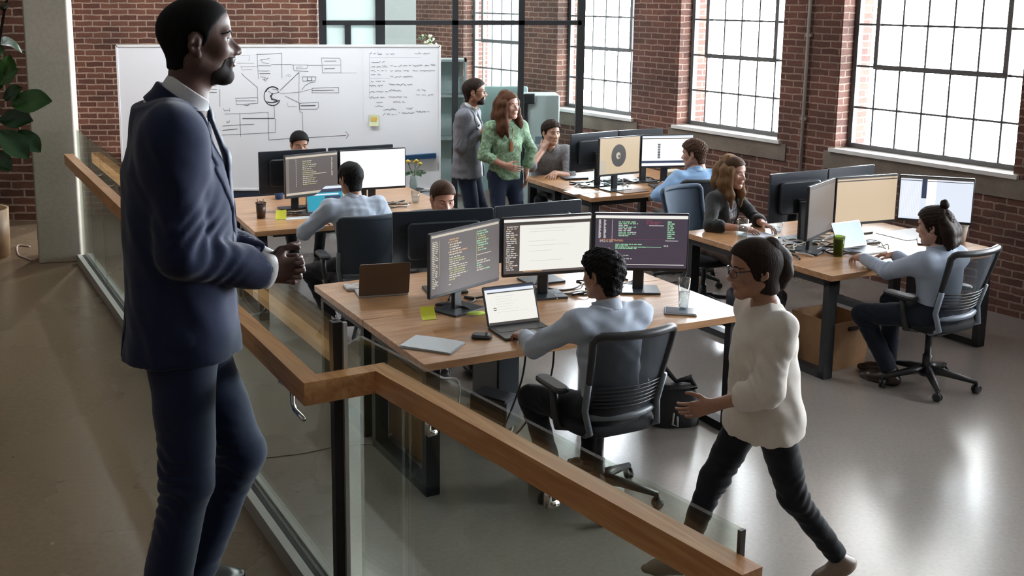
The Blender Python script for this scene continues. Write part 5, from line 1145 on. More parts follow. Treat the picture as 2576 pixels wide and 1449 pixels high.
        if brows and hairm is not None:
            for x in (-1, 1):
                q = hf.clone(-0.0016); q.cut(lambda X, Y, Z: np.maximum(np.maximum(np.abs(Z-np.interp(X*x, [0.012, 0.028, 0.042, 0.058], [0.0245, 0.0305, 0.031, 0.024]))-np.interp(X*x, [0.012, 0.03, 0.058], [0.0035, 0.0042, 0.0018]), np.abs(X*x-0.035)-0.023), 0.04-Y))
                nmesh('eyebrow', [xf(q.mesh(), R, s.hc)], hairm, s.t, 0)
        if s.hv <= 0.0045:
            q = hf.clone(-0.0008); q.cut(lambda X, Y, Z: np.maximum(np.maximum(np.abs(Z+0.0605)-0.0135*np.sqrt(np.maximum(0, 1-(X/0.026)**2)), np.abs(X)-0.0255), 0.082-Y))
            nmesh('lips', [xf(q.mesh(), R, s.hc)], s.lipm if hasattr(s, 'lipm') else LIPM, s.t, 0)
        s.M = M; return s
    def hand(s, which, f, n, curl=(0.35, 0.4, 0.3), thumb=0.4, sc=0.98, fore=0.0, wave=None, hv=None):
        w, e = (s.wR, s.eR) if which > 0 else (s.wL, s.eL); f = np.array(f, float)
        P = [w, w+unit(f)*0.19]; 
        if fore: P.append(w+(e-w)*fore)
        q = SDF(*s.box(P, 0.09), hv or max(0.0035, s.hv*0.9)); hand_prims(q, w, f, n, which, curl, thumb, sc, wave=wave)
        d = unit(e-w); q.rc(w-unit(f)*0.01, w+(e-w)*max(fore, 0.25), 0.026*sc, (0.03+0.012*fore)*sc, 0.02); s.body.append(q.mesh()); return s
    def finish_body(s, skinm, limbs=True):
        if limbs:                                       # the torso and limbs under the clothes, so the figure is whole
            q = SDF(*s.box([s.pel, s.neck, s.sR, s.sL, s.eR, s.eL, s.wR, s.wL, s.kR, s.kL, s.aR, s.aL], 0.12), 0.016); up = s.ax[2]
            q.rc(s.pel, s.neck-up*0.12, 0.085, 0.09, 0.05); q.rc(s.neck-up*0.12, s.neck, 0.07, 0.045, 0.05)
            for a, e, w in ((s.sR, s.eR, s.wR), (s.sL, s.eL, s.wL)): q.rc(s.neck-up*0.1, a, 0.045, 0.036, 0.03); q.rc(a, e, 0.036, 0.03, 0.03); q.rc(e, w+(e-w)*0.1, 0.03, 0.022, 0.02)
            for a, k, b in ((s.hR, s.kR, s.aR), (s.hL, s.kL, s.aL)): q.rc(a, k, 0.06, 0.042, 0.04); q.rc(k, b, 0.04, 0.028, 0.03)
            s.body.insert(0, q.mesh())
        return nmesh('body', s.body, skinm, s.t)
    def top(s, name, m, secs, ra=(0.062, 0.053, 0.05, 0.038), amp=0.004, k=0.035, cut=None, sleeve=(1.0, 1.0), extra=None, freq=26, shoulder=0.058, cuff=True, grow=0.0, k2=0.014, flat_end=False, fold=0.005):
        """shirt, blouse or jacket: sections along the spine given as (fraction of spine, half width, half depth, forward offset)"""
        q = SDF(*s.box([s.pel-s.ax[2]*0.2, s.neck, s.sR, s.sL, s.eR, s.eL, s.wR, s.wL, s.pel+s.ax[1]*0.12, s.pel-s.ax[1]*0.12], 0.14), s.cv)
        q.loft(s.pel, s.ax, [(t*s.S, a+grow, b+grow, c) for t, a, b, c in secs], 0.03, 2.25)
        up, fw, rt = s.ax[2], s.ax[1], s.ax[0]; ends = []; bends = []
        for sg, a, e, w, sl in ((1, s.sR, s.eR, s.wR, sleeve[0]), (-1, s.sL, s.eL, s.wL, sleeve[1])):
            q.rc(s.neck+rt*sg*0.055-up*0.045, a, shoulder+grow, ra[0]+grow, k+0.025)
            if sl <= 0.5: q.rc(a, a+(e-a)*sl*2, ra[0]+grow, ra[1]+0.006+grow, k)
            else:
                q.rc(a, a+(e-a)*0.3, ra[0]+grow, ra[0]+(ra[1]-ra[0])*0.3+grow, k+0.02); q.rc(a+(e-a)*0.25, e, ra[0]+(ra[1]-ra[0])*0.25+grow, ra[1]+grow, k2); fr = (sl-0.5)*2*0.97; b = e+(w-e)*fr
                q.rc(e, b-unit(b-e)*(0.02 if not flat_end else 0), ra[2]+grow, ra[2]+(ra[3]-ra[2])*fr+grow, k2)
                if cuff: q.rc(b-unit(b-e)*0.035, b-unit(b-e)*0.012, ra[3]+0.004+grow, ra[3]+0.003+grow, 0.006)
                ends.append((b, unit(b-e), ra[3]))
            bends.append((a, e, w if sl > 0.5 else e+(e-a)*0.1))
        if extra: extra(q)
        if amp: q.disp(wrinkle(amp, freq, s.seed+5))
        if fold:
            for a, e, w in bends: q.disp(bend_folds(a, e, w, fold, 0.11))
        if flat_end:
            for o, d, r in ends: end_cut(q, o, d, r*1.9)
        if cut is not None: smax(q, cut(*q.coords()), 0.007)
        s.topq = q; return nmesh(name, [q.mesh()], m, s.t, 2)
    def collar(s, m, r=0.066, h=0.045, tilt=0.25, open_=0.0, name='collar', thick=0.005, drop=0.0, fwd=0.012, dn=0.012, hh=None):
        """a stand-and-fall collar ring about the neck"""
        q = SDF(*s.box([s.neck-V3(0, 0, 0.09), s.neck+V3(0, 0, 0.1)], 0.11), hh or min(s.cv, 0.004)); up = unit(s.ax[2]*1.0+s.ax[1]*tilt); rt = s.ax[0]; fw = unit(np.cross(up, rt)); o = s.neck+s.ax[1]*fwd-up*(0.015+drop)
        X, Y, Z = q.coords(); X, Y, Z = X-o[0], Y-o[1], Z-o[2]
        x, y, z = (v[0]*X+v[1]*Y+v[2]*Z for v in (rt, fw, up)); rad = np.sqrt(x*x*1.0+(y*0.95)**2); rr = r+0.012*np.maximum(0, (0.02-z)/0.05)
        d = np.maximum(np.abs(rad-rr)-thick, np.maximum(-z-dn, z-h))
        if open_: d = np.maximum(d, np.where(y > 0, open_*(0.35+z*14)-np.abs(x), -1))
        q.f = d.astype(np.float32); return nmesh(name, [q.mesh()], m, s.t)
    def trousers(s, m, r=(0.092, 0.066, 0.06, 0.052), hips=(0.172, 0.128, 0.115), amp=0.004, cuff=0.02, k=0.03, name='trousers', freq=22, fold=0.005):
        q = SDF(*s.box([s.pel, s.kR, s.kL, s.aR, s.aL, s.pel+V3(0, 0, 0.14)], 0.2), s.cv)
        q.ell(s.pel-V3(0, 0, 0.01), hips, 0.03); bends = []
        for h, kn, a in ((s.hR, s.kR, s.aR), (s.hL, s.kL, s.aL)):
            q.rc(h, kn, r[0], r[1], k+0.02); b = a-unit(a-kn)*cuff; q.rc(kn, b, r[2], r[3], 0.03)
            bends.append((h, kn, a))
        if amp: q.disp(wrinkle(amp, freq, s.seed+9))
        for h, kn, a in bends:
            q.disp(bend_folds(h, kn, a, fold, 0.13)); q.disp(bend_folds(kn, a-unit(a-kn)*0.06, a+V3(0, 0.03, 0), fold*0.6, 0.08, 0.05))
        for kn, a in ((s.kR, s.aR), (s.kL, s.aL)):
            d = unit(a-kn); o = a-d*cuff
            lim = 0.16
            q.cut(lambda x, y, z: np.where((x-o[0])**2+(y-o[1])**2+(z-o[2])**2 < lim*lim*0.35, (x-o[0])*d[0]+(y-o[1])*d[1]+(z-o[2])*d[2], -1.0))
        return nmesh(name, [q.mesh()], m, s.t)
    def shoes(s, m, fr=(0, 1, 0), fl=(0, 1, 0), ur=(0, 0, 1), ul=(0, 0, 1), sc=1.0):
        for a, f, u in ((s.aR, fr, ur), (s.aL, fl, ul)):
            q = SDF(*s.box([a, a+unit(f)*0.2-np.array(u)*0.08, a-unit(f)*0.09], 0.09), 0.007); shoe_sdf(q, a, f, sc, u); nmesh('shoe', [q.mesh()], m, s.t)
    def strands(s, m, paths, h=0.006, k=0.026, amp=0.003, name='hair'):
        """long hair: tapering locks from the crown outwards, points given in the head frame"""
        P = []; W = []
        for pts, r in paths: W.append(([np.array(s.M @ Vector(p)) for p in pts], r)); P += W[-1][0]
        q = SDF(*s.box(P, 0.07), h)
        for pts, r in W:
            for i in range(len(pts)-1): q.rc(pts[i], pts[i+1], r[i], r[i+1], k)
        if amp: q.disp(wrinkle(amp, 60, s.seed+3))
        return nmesh(name, [q.mesh()], m, s.t, 0)
SHIRT = [(-0.1, 0.15, 0.105, 0.0), (0.0, 0.157, 0.112, 0.0), (0.25, 0.158, 0.115, 0.0), (0.55, 0.17, 0.122, 0.0), (0.78, 0.175, 0.115, -0.005), (0.92, 0.13, 0.085, -0.005), (1.0, 0.072, 0.066, 0.0)]
WSHIRT = [(-0.1, 0.16, 0.118, 0.0), (0.0, 0.155, 0.115, 0.0), (0.28, 0.13, 0.1, 0.0), (0.58, 0.148, 0.12, 0.012), (0.78, 0.15, 0.105, 0.0), (0.92, 0.11, 0.075, -0.005), (1.0, 0.062, 0.056, 0.0)]
# ================================================================ the suited man on the landing
NAVY = fabric('suit_navy', (0.0115, 0.018, 0.052), 700, 0.18, 0.25, 0.08, 300)
WHITE = fabric('shirt_white', (0.72, 0.72, 0.72), 600, 0.03, 0.1, 0.03)
def suited_man():
    p = Person('man in a navy suit standing on the landing with clasped hands', (-0.70, 3.0, LAND), math.radians(-79), hv=0.003, cv=0.006, seed=3)
    sk = skin('deep_brown', (0.1, 0.05, 0.036), 0.52); hr = hairmat('black_buzz', (0.0055, 0.0045, 0.0045), 0.12, 500); p.lipm = mat('lips_deep', (0.13, 0.055, 0.05), 0.4)
    wr = p.L(D(672, 692, 2.95)); wl = p.L(D(650, 672, 3.02)); wr[0] = 0.05; wl[0] = -0.004; wl[1] += 0.016
    p.pose((0, -0.01, 0.93), (0, -0.022, 1.53), (0, 0.062, 1.706), (0.06, 0.0, 0.0), sh=0.172, shl=0.014, wr=wr, wl=wl, er=(0.35, -0.75, -0.55), el=(-0.55, -0.75, -0.4), ar=(0.1, -0.1, 0.08), al=(-0.1, -0.025, 0.075), leg=(0.42, 0.41), legl=(0.455, 0.43), arm=(0.315, 0.27))
    p.head(sk, hr, 'buzz', 0.004, 0.0, full=True, beard=(hairmat('beard_dark', (0.016, 0.010, 0.009), 0.12, 500), 0.0012), eyes=True, hsc=0.955, low=-0.078)
    secs = [(-0.155, 0.192, 0.172, -0.004), (0.0, 0.186, 0.16, 0.0), (0.25, 0.176, 0.15, 0.002), (0.52, 0.186, 0.154, 0.006), (0.74, 0.2, 0.136, 0.0), (0.88, 0.17, 0.098, -0.006), (1.0, 0.092, 0.085, -0.012)]
    def vee(x, z): return np.interp(z, [1.1, 1.16, 1.46, 1.56], [-0.02, 0.0, 0.06, 0.075])
    def vcut(x, y, z): return np.where((y > 0.02), np.minimum(vee(x, z)-np.abs(x), 0.06), -1.0)
    def hem(x, y, z):                                    # rounded front corners below the button, centre vent at the back
        a = np.where(y > 0.05, np.interp(z, [0.8, 0.87, 0.95, 1.06], [0.07, 0.03, 0.004, -0.01])-np.abs(x), -1.0)
        b = np.where(y < -0.1, np.interp(z, [0.8, 0.98, 1.0], [0.008, 0.003, -0.02])-np.abs(x-0.055+0.02*(1-z)), -1.0); return np.maximum(a, b)
    p.hand(1, (-0.08, 1, -0.06), (-1, -0.1, 0.0), (1.25, 0.45, 1.1), 0.5, 1.0, wave=(1.0, 1.0, 1.03, 1.06))
    p.hand(-1, (0.08, 1, -0.1), (1, -0.05, 0.0), (1.2, 0.3, 1.25), 0.55, 1.0, wave=(0.97, 1.0, 1.0, 1.03))
    p.finish_body(sk)
    p.top('jacket', NAVY, secs, (0.072, 0.07, 0.068, 0.06), 0.003, k=0.05, flat_end=True, k2=0.01, fold=0.007, cut=lambda x, y, z: np.maximum(vcut(x, y, z), hem(x, y, z)), shoulder=0.068, freq=20, cuff=False)
    jf = p.topq
    # lapels: the jacket surface lifted by a few millimetres between the opening and the lapel edge
    for sg in (1, -1):
        q = jf.clone(-0.0065)
        def lap(x, y, z):
            X = x*sg; v = vee(x, z); wd = np.interp(z, [1.08, 1.12, 1.33, 1.375, 1.378, 1.40, 1.405, 1.52], [0.0, 0.012, 0.072, 0.088, 0.064, 0.058, 0.07, 0.05])
            return np.maximum(np.maximum(v-0.004-X, X-v-wd), np.maximum(0.015-y, np.maximum(1.08-z, z-1.53)))
        q.cut(lap); nmesh('lapel', [q.mesh()], NAVY, p.t)
    p.collar(NAVY, 0.0725, 0.048, 0.7, 0.06, 'jacket_collar', 0.0085, 0.004, 0.026)
    sh = SDF((-0.2, -0.2, 0.95), (0.2, 0.2, 1.56), 0.008); sh.rc((0, 0.012, 1.44), (0, 0.012, 1.515), 0.078, 0.07, 0.03); sh.loft(p.pel, p.ax, [(t*p.S, a-0.02, b-0.011, c) for t, a, b, c in secs], 0.02, 2.25); nmesh('shirt', [sh.mesh()], WHITE, p.t)
    p.collar(WHITE, 0.0645, 0.06, 0.75, 0.008, 'shirt_collar', 0.004, -0.018, 0.028, 0.045, 0.0025)
    tie = SDF((-0.06, 0.0, 1.02), (0.06, 0.24, 1.6), 0.005); fl = ((0, 1, 0), 0.35)
    tie.rc((0, 0.07, 1.545), (0, 0.088, 1.505), 0.021, 0.014, 0.01, flat=((0, 1, 0), 0.75)); tie.rc((0, 0.09, 1.5), (0, 0.132, 1.38), 0.018, 0.03, 0.01, flat=fl); tie.rc((0, 0.132, 1.38), (0, 0.138, 1.08), 0.03, 0.042, 0.01, flat=fl)
    nmesh('tie', [tie.mesh()], fabric('tie_navy', (0.012, 0.018, 0.042), 500, 0.12, 0.1, 0.2, 120, 0.5), p.t)
    for w, e, sg in ((p.wR, p.eR, 1), (p.wL, p.eL, -1)):
        d = unit(w-e); b = MB(); c = Vector(w-d*0.002); b.tube([c-Vector(d)*0.03, c, c+Vector(d)*0.01, c+Vector(d)*0.011], [0.05, 0.05, 0.05, 0.034], 28); b.build('shirt_cuff', WHITE, p.t)
    d = unit(p.wR-p.eR); o = unit(np.cross(d, V3(-1, 0, 0)))
    for k in range(4):
        c = Vector(p.wR-d*(0.06+0.02*k)) + Vector((0.032, 0, -0.043)); b = MB(); b.lathe([(0.0001, -0.003), (0.0075, -0.002), (0.0075, 0.002), (0.0001, 0.003)], 12, M=T(*c) @ Matrix.Rotation(2.3, 4, 'Y')); b.build('cuff_button', mat('button_dark', (0.012, 0.012, 0.014), 0.25), p.t)
    p.trousers(NAVY, (0.1, 0.074, 0.07, 0.07), (0.168, 0.125, 0.12), 0.0035, -0.05, freq=16)
    p.shoes(SHOEK, (0.15, 1, 0), (-0.45, 0.9, 0), sc=0.92)
suited_man()
# ================================================================ the others in the office
LIGHT = skin('light', (0.42, 0.24, 0.17)); TAN = skin('tan', (0.34, 0.17, 0.105)); BROWN = skin('brown', (0.24, 0.115, 0.07)); ROSY = skin('rosy', (0.46, 0.25, 0.185))
H_BLACK = hairmat('black', (0.008, 0.007, 0.007)); H_DARK = hairmat('dark_brown', (0.022, 0.013, 0.009)); H_BROWN = hairmat('brown', (0.055, 0.028, 0.016)); H_AUB = hairmat('auburn', (0.075, 0.032, 0.016)); H_BLOND = hairmat('dark_blond', (0.16, 0.09, 0.045))
BLUE1 = fabric('shirt_pale_blue', (0.4, 0.455, 0.54), 500, 0.12, 0.1, 0.05); BLUE2 = fabric('shirt_sky_blue', (0.25, 0.4, 0.62), 500, 0.12, 0.1, 0.05); BLUE3 = fabric('shirt_grey_blue', (0.36, 0.42, 0.52), 500, 0.12, 0.1, 0.05)
DENIM = fabric('trousers_dark_navy', (0.012, 0.016, 0.028), 600, 0.15); BLACKT = fabric('trousers_black', (0.008, 0.009, 0.012), 600, 0.15); JEANS = fabric('jeans_dark', (0.016, 0.024, 0.05), 500, 0.2)
def seated(label, top_px, ztop, yaw, sc=1.0, lean=0.06, hrot=(0, 0, 0), back=0.0, **kw):
    """someone on a chair, head top where the photograph shows it"""
    g = G(*top_px, ztop); f = V3(-math.sin(yaw), math.cos(yaw), 0); fo = 0.02+lean+0.055
    loc = np.array((g.x, g.y, 0.0)) - f*fo
    p = Person(label, tuple(loc), yaw, hv=kw.get('hv', 0.005), cv=kw.get('cv', 0.009), seed=kw.get('seed', 1)); p.lean = lean; p.zt = ztop; p.hrot = hrot
    return p
def sit(p, wr, wl, feet=None, sh=0.178, arm=(0.29, 0.255), **kw):
    zn = p.zt-0.272
    ft = feet or ((0.11, 0.42, 0.085), (-0.11, 0.45, 0.085))
    return p.pose((0, -0.02, 0.575), (0, p.lean, zn), (0, p.lean+0.055, p.zt-0.12), p.hrot, sh=sh, wr=wr, wl=wl, ar=ft[0], al=ft[1], kr=(0.25, 0.5, 1), kl=(-0.25, 0.5, 1), arm=arm, **kw)
DESKH = 0.785
# --- curly haired man at the nearest desk
def near_man():
    p = seated('man with dark curly hair and grey blue shirt seated at the nearest desk', (1512, 632), 1.335, YN+0.03, lean=0.02, hrot=(0.28, 0.12, 0), hv=0.004, cv=0.007, seed=11)
    wl = p.L(G(1322, 846, DESKH+0.02)); wr = p.L(on_desk('near', 1.12, 0.22, DESKH+0.01))
    sit(p, wr, wl, feet=((0.12, 0.3, 0.085), (-0.14, 0.28, 0.085)), sh=0.185, el=(-0.9, -0.3, -0.5), er=(0.6, -0.5, -0.6), arm=(0.3, 0.27))
    p.head(TAN, H_BLACK, 'short', 0.02, 0.0055)
    p.hand(-1, (0.05, 1, -0.1), (0.25, 0.0, -1), (0.35, 0.6, 0.4), 0.3); p.hand(1, (-0.3, 1, -0.12), (-0.1, 0, -1), (0.3, 0.4, 0.3), 0.3); p.finish_body(TAN)
    p.top('shirt', BLUE1, SHIRT, (0.064, 0.056, 0.053, 0.04), 0.006, freq=28, fold=0.007); p.collar(BLUE1, 0.068, 0.05, 0.3, 0.012)
    p.trousers(BLACKT, (0.092, 0.07, 0.066, 0.056), amp=0.003); p.shoes(mat('shoe_brown', (0.05, 0.028, 0.02), 0.35))
near_man()
# --- walking woman
def walker():
    x0 = D(1935, 1105, 4.52)
    p = Person('woman in a loose cream blouse and black trousers walking past the desks', (x0.x-0.03, 4.52, 0), math.radians(96), hv=0.0042, cv=0.007, seed=21)
    rh = p.L(D(1735, 1022, 4.42)); lh = p.L(D(1885, 960, 4.72)); hd = p.L(D(1918, 672, 4.52))
    hd[0] = 0.0
    fa = p.L(G(1792, 1398, 0.085)); fb = p.L(D(2032, 1470, 4.5)); fb = V3(0.07, -0.36, 0.13); fa = V3(-0.07, 0.33, 0.1)
    rh = V3(0.2, 0.42, 0.86); lh = V3(-0.19, -0.05, 0.72)
    p.pose((0, 0.0, 0.855), (0, 0.02, 1.305), (0, 0.075, 1.463), (-0.08, 0.14, 0), sh=0.155, wl=p.L(D(1792, 1020, 4.4)), wr=V3(0.19, -0.02, 0.8), el=(-0.4, -0.4, -0.5), er=(0.3, -1, -0.2), al=(-0.07, -0.36, 0.14), ar=(0.07, 0.32, 0.1), leg=(0.395, 0.39), arm=(0.262, 0.238), kr=(0, 1, 0), kl=(0, 1, 0))
    p.head(TAN, H_DARK, 'woman', 0.014, 0.0, female=True, low=-0.115)
    p.strands(H_DARK, [([(0.0, -0.07, 0.08), (0.0, -0.11, 0.03), (0.0, -0.12, -0.03), (0.0, -0.1, -0.085)], [0.05, 0.042, 0.036, 0.026])], amp=0.002, name='hair_knot')
    p.hand(-1, (0.1, 1, -0.25), (1, 0, -0.2), (0.45, 0.55, 0.35), 0.35, 0.92, fore=0.75); p.hand(1, (-0.1, 0.5, -1), (-1, 0, -0.1), (0.4, 0.5, 0.3), 0.35, 0.92, fore=0.6); p.finish_body(TAN)
    secs = [(-0.26, 0.2, 0.168, 0.0), (-0.12, 0.198, 0.162, 0.0), (0.1, 0.175, 0.142, 0.0), (0.45, 0.165, 0.138, 0.01), (0.7, 0.16, 0.125, 0.005), (0.85, 0.135, 0.095, -0.005), (1.0, 0.062, 0.062, 0.0)]
    p.top('blouse', fabric('blouse_cream', (0.66, 0.61, 0.55), 400, 0.1, 0.1, 0.04), secs, (0.066, 0.068, 0.07, 0.062), 0.006, sleeve=(0.8, 0.72), freq=17, fold=0.008, shoulder=0.052, k=0.03)
    p.trousers(BLACKT, (0.088, 0.063, 0.058, 0.046), (0.155, 0.115, 0.12), 0.003)
    p.shoes(mat('shoe_tan', (0.2, 0.14, 0.1), 0.4), (0, 1, 0.05), (0.05, 1, -0.5), (0, -0.05, 1), (0, 0.45, 0.88), 0.9)
    b = MB(); M = p.M; b.tube([M @ Vector(q) for q in ((0.07, 0.0, 0.012), (0.062, 0.08, 0.012), (0.052, 0.1, 0.012))], 0.0022, 6); b.tube([M @ Vector(q) for q in ((-0.07, 0.0, 0.012), (-0.062, 0.08, 0.012), (-0.052, 0.1, 0.012))], 0.0022, 6)
    for x in (-1, 1): b.tube([M @ Vector((x*0.032+0.024*math.cos(a), 0.108-0.012*abs(math.cos(a)) if x*math.cos(a) > 0 else 0.112, 0.002+0.018*math.sin(a))) for a in np.linspace(0, 6.283, 18)], 0.0022, 6, caps=False)
    b.tube([M @ Vector((-0.01, 0.114, 0.008)), M @ Vector((0.01, 0.114, 0.008))], 0.002, 6); b.build('glasses', STEEL, p.t)
walker()
# --- person with hair bun at the right
def bun_person():
    p = seated('seated person with a small top hair bun and pale blue shirt', (2349, 522), 1.235, math.radians(31), lean=-0.01, hrot=(0.25, 0.18, 0), hv=0.0045, cv=0.008, seed=31)
    wl = p.L(G(2172, 650, DESKH+0.015)); wr = p.L(G(2252, 642, DESKH+0.015))
    sit(p, wr, wl, feet=((0.02, 0.32, 0.085), (-0.12, 0.2, 0.085)), arm=(0.305, 0.285), er=(0.5, -0.2, -1), el=(-0.5, -0.1, -1))
    p.head(LIGHT, H_DARK, 'woman', 0.014, 0.003, low=-0.13)
    p.strands(H_DARK, [([(0, -0.05, 0.1), (0, -0.075, 0.135), (0, -0.075, 0.15)], [0.02, 0.026, 0.024])], 0.006, 0.012, 0.002, 'hair_bun')
    p.strands(H_DARK, [([(x*0.05, -0.07, 0.04), (x*0.055, -0.1, -0.04), (x*0.05, -0.1, -0.11), (x*0.045, -0.09, -0.15)], [0.04, 0.042, 0.034, 0.012]) for x in (-1, 0, 1)], 0.007, 0.025, 0.003, 'hair_back')
    p.hand(-1, (0.2, 1, -0.1), (0.3, 0, -1), (0.5, 0.6, 0.4), 0.3); p.hand(1, (-0.5, 1, -0.1), (-0.2, 0, -1), (0.4, 0.5, 0.3), 0.3); p.finish_body(LIGHT)
    p.top('shirt', BLUE3, SHIRT, (0.066, 0.056, 0.053, 0.04), 0.0045, freq=22, fold=0.006); p.collar(BLUE3, 0.067, 0.048, 0.3, 0.012)
    p.trousers(DENIM, (0.092, 0.07, 0.064, 0.055), amp=0.003); p.shoes(SHOEB, (-0.3, 1, 0), (-0.2, 1, 0), sc=1.05)
bun_person()
# --- woman in dark cardigan
def cardigan():
    p = seated('seated woman with long dark blond hair and dark cardigan', (1850, 398), 1.3, math.radians(224), lean=0.05, hrot=(0.0, 0.1, 0), hv=0.005, cv=0.008, seed=41)
    wr = p.L(G(1862, 574, DESKH+0.01)); wl = p.L(G(1925, 566, DESKH+0.01))
    sit(p, wr, wl, sh=0.152, arm=(0.27, 0.24), feet=((0.1, 0.3, 0.085), (-0.1, 0.32, 0.085)), er=(0.9, -0.2, -0.6), el=(-0.9, -0.2, -0.6))
    p.head(ROSY, H_BROWN, 'woman', 0.012, 0.0, female=True, low=-0.11)
    m = H_BLOND; st = []
    for x in (-1, 1): st += [([(x*0.03, 0.03, 0.1), (x*0.082, 0.035, 0.03), (x*0.088, 0.03, -0.06), (x*0.085, 0.06, -0.17), (x*0.07, 0.075, -0.28)], [0.018, 0.02, 0.026, 0.026, 0.008]), ([(x*0.03, -0.03, 0.11), (x*0.085, -0.03, 0.02), (x*0.09, -0.03, -0.09), (x*0.085, 0.0, -0.22)], [0.025, 0.028, 0.032, 0.014])]
    st.append(([(0, -0.06, 0.09), (0, -0.11, 0.0), (0, -0.11, -0.1), (0, -0.1, -0.2)], [0.05, 0.055, 0.06, 0.03]))
    p.strands(m, st, 0.006, 0.045, 0.002, 'long_hair')
    p.hand(1, (-0.3, 1, -0.05), (-0.3, 0, -1), (0.3, 0.4, 0.3), 0.3, 0.9, fore=0.7); p.hand(-1, (0.4, 1, -0.05), (0.3, 0, -1), (0.35, 0.45, 0.3), 0.3, 0.9, fore=0.7); p.finish_body(ROSY)
    w2_ = [(t, a-0.012, b-0.01, c) for t, a, b, c in WSHIRT]
    bl = SDF(*p.box([p.pel-V3(0, 0, 0.1), p.neck], 0.2), 0.008); bl.loft(p.pel, p.ax, [(t*p.S, a, b, c) for t, a, b, c in w2_], 0.02); nmesh('blouse', [bl.mesh()], checked('print_blouse', (0.08, 0.09, 0.12), (0.55, 0.56, 0.6), 38), p.t)
    o = p.pel; fw = p.ax[1]; rt = p.ax[0]; up = p.ax[2]
    def openf(x, y, z):
        X, Y, Z = x-o[0], y-o[1], z-o[2]; f_ = fw[0]*X+fw[1]*Y+fw[2]*Z; r_ = rt[0]*X+rt[1]*Y+rt[2]*Z; return np.where(f_ > 0.03, 0.062-np.abs(r_), -1.0)
    p.top('cardigan', fabric('cardigan_charcoal', (0.028, 0.03, 0.032), 200, 0.5, 0.3), WSHIRT, (0.057, 0.05, 0.05, 0.05), 0.004, sleeve=(0.7, 0.72), cut=openf, shoulder=0.05, freq=22)
    p.trousers(mat('trousers_taupe', (0.1, 0.065, 0.05), 0.8), (0.085, 0.062, 0.055, 0.045), (0.155, 0.115, 0.115), 0.003); p.shoes(SHOEK, sc=0.9)
cardigan()
# --- blue shirted man at the farthest desk
def blue_man():
    p = seated('man with brown hair and sky blue shirt seated at the farthest desk', (1745, 353), 1.3, math.radians(13), lean=0.06, hrot=(0.75, 0.15, 0), seed=51)
    wl = p.L(G(1650, 492, DESKH+0.01)); wr = p.L(on_desk('back', 0.8, 0.12, DESKH+0.01))
    sit(p, wr, wl, el=(-0.9, -0.3, -0.5), er=(0.9, -0.3, -0.5)); p.head(LIGHT, H_BROWN, 'short', 0.016, 0.004)
    p.hand(-1, (0.1, 1, -0.1), (0.2, 0, -1), (0.4, 0.5, 0.3)); p.hand(1, (-0.2, 1, -0.1), (-0.2, 0, -1), (0.4, 0.5, 0.3)); p.finish_body(LIGHT)
    p.top('shirt', BLUE2, SHIRT, (0.066, 0.056, 0.053, 0.04), 0.005, freq=24); p.collar(BLUE2, 0.067, 0.045, 0.3, 0.012); p.trousers(BLACKT, amp=0.003); p.shoes(SHOEK)
blue_man()
# --- seated man in grey, hand at his chin
def grey_man():
    p = seated('seated man in a grey shirt with one hand raised to his chin, farthest desk', (1388, 306), 1.3, math.radians(190), lean=0.08, hrot=(0.25, 0.05, 0), seed=61)
    p.loc = np.array(p.loc)
    wl = p.L(G(1395, 436, DESKH+0.01)); wr = V3(0.1, 0.2, 1.02)
    sit(p, wr, wl, er=(0.8, 0.1, -0.7), el=(-0.8, -0.3, -0.5)); p.head(LIGHT, H_DARK, 'short', 0.018, 0.004)
    p.hand(1, (-0.45, -0.1, 1), (-0.7, -0.6, 0.2), (0.7, 0.8, 0.5), 0.4, fore=0.85); p.hand(-1, (0.5, 1, -0.05), (0.1, 0, -1), (0.3, 0.4, 0.3), 0.3, fore=0.85); p.finish_body(LIGHT)
    p.top('shirt', checked('grey_shirt', (0.15, 0.155, 0.17), (0.21, 0.22, 0.235), 40), SHIRT, (0.066, 0.062, 0.053, 0.05), 0.006, sleeve=(0.55, 0.55), freq=20); p.collar(MATS['fabric_grey_shirt'], 0.067, 0.04, 0.3, 0.03); p.trousers(BLACKT, amp=0.003); p.shoes(SHOEK)
grey_man()
# --- man at the whiteboard desk, back to us
def shirt_man():
    p = seated('man in light blue shirt seated with his back to us at the whiteboard desk', (880, 411), 1.3, math.radians(20), lean=0.17, hrot=(0.3, 0.12, 0), hv=0.005, cv=0.008, seed=71)
    wl = p.L(on_desk('left', 0.42, 0.2, DESKH+0.01)); wr = p.L(on_desk('left', 0.75, 0.2, DESKH+0.01)); wl = V3(-0.2, 0.42, 0.8); wr = V3(0.15, 0.42, 0.8)
    sit(p, wr, wl, sh=0.19, el=(-1.0, -0.4, -0.5), er=(1.0, -0.3, -0.5), feet=((0.12, 0.3, 0.085), (-0.2, 0.1, 0.085))); p.head(BROWN, H_BLACK, 'short', 0.014, 0.0022)
    p.hand(-1, (0.2, 1, -0.1), (0.2, 0, -1), (0.3, 0.4, 0.3)); p.hand(1, (-0.2, 1, -0.1), (-0.2, 0, -1), (0.3, 0.4, 0.3)); p.finish_body(BROWN)
    p.top('shirt', BLUE1, SHIRT, (0.068, 0.06, 0.056, 0.042), 0.005, freq=24); p.collar(BLUE1, 0.067, 0.045, 0.3, 0.012); p.trousers(BLACKT, amp=0.003); p.shoes(SHOEB)
shirt_man()
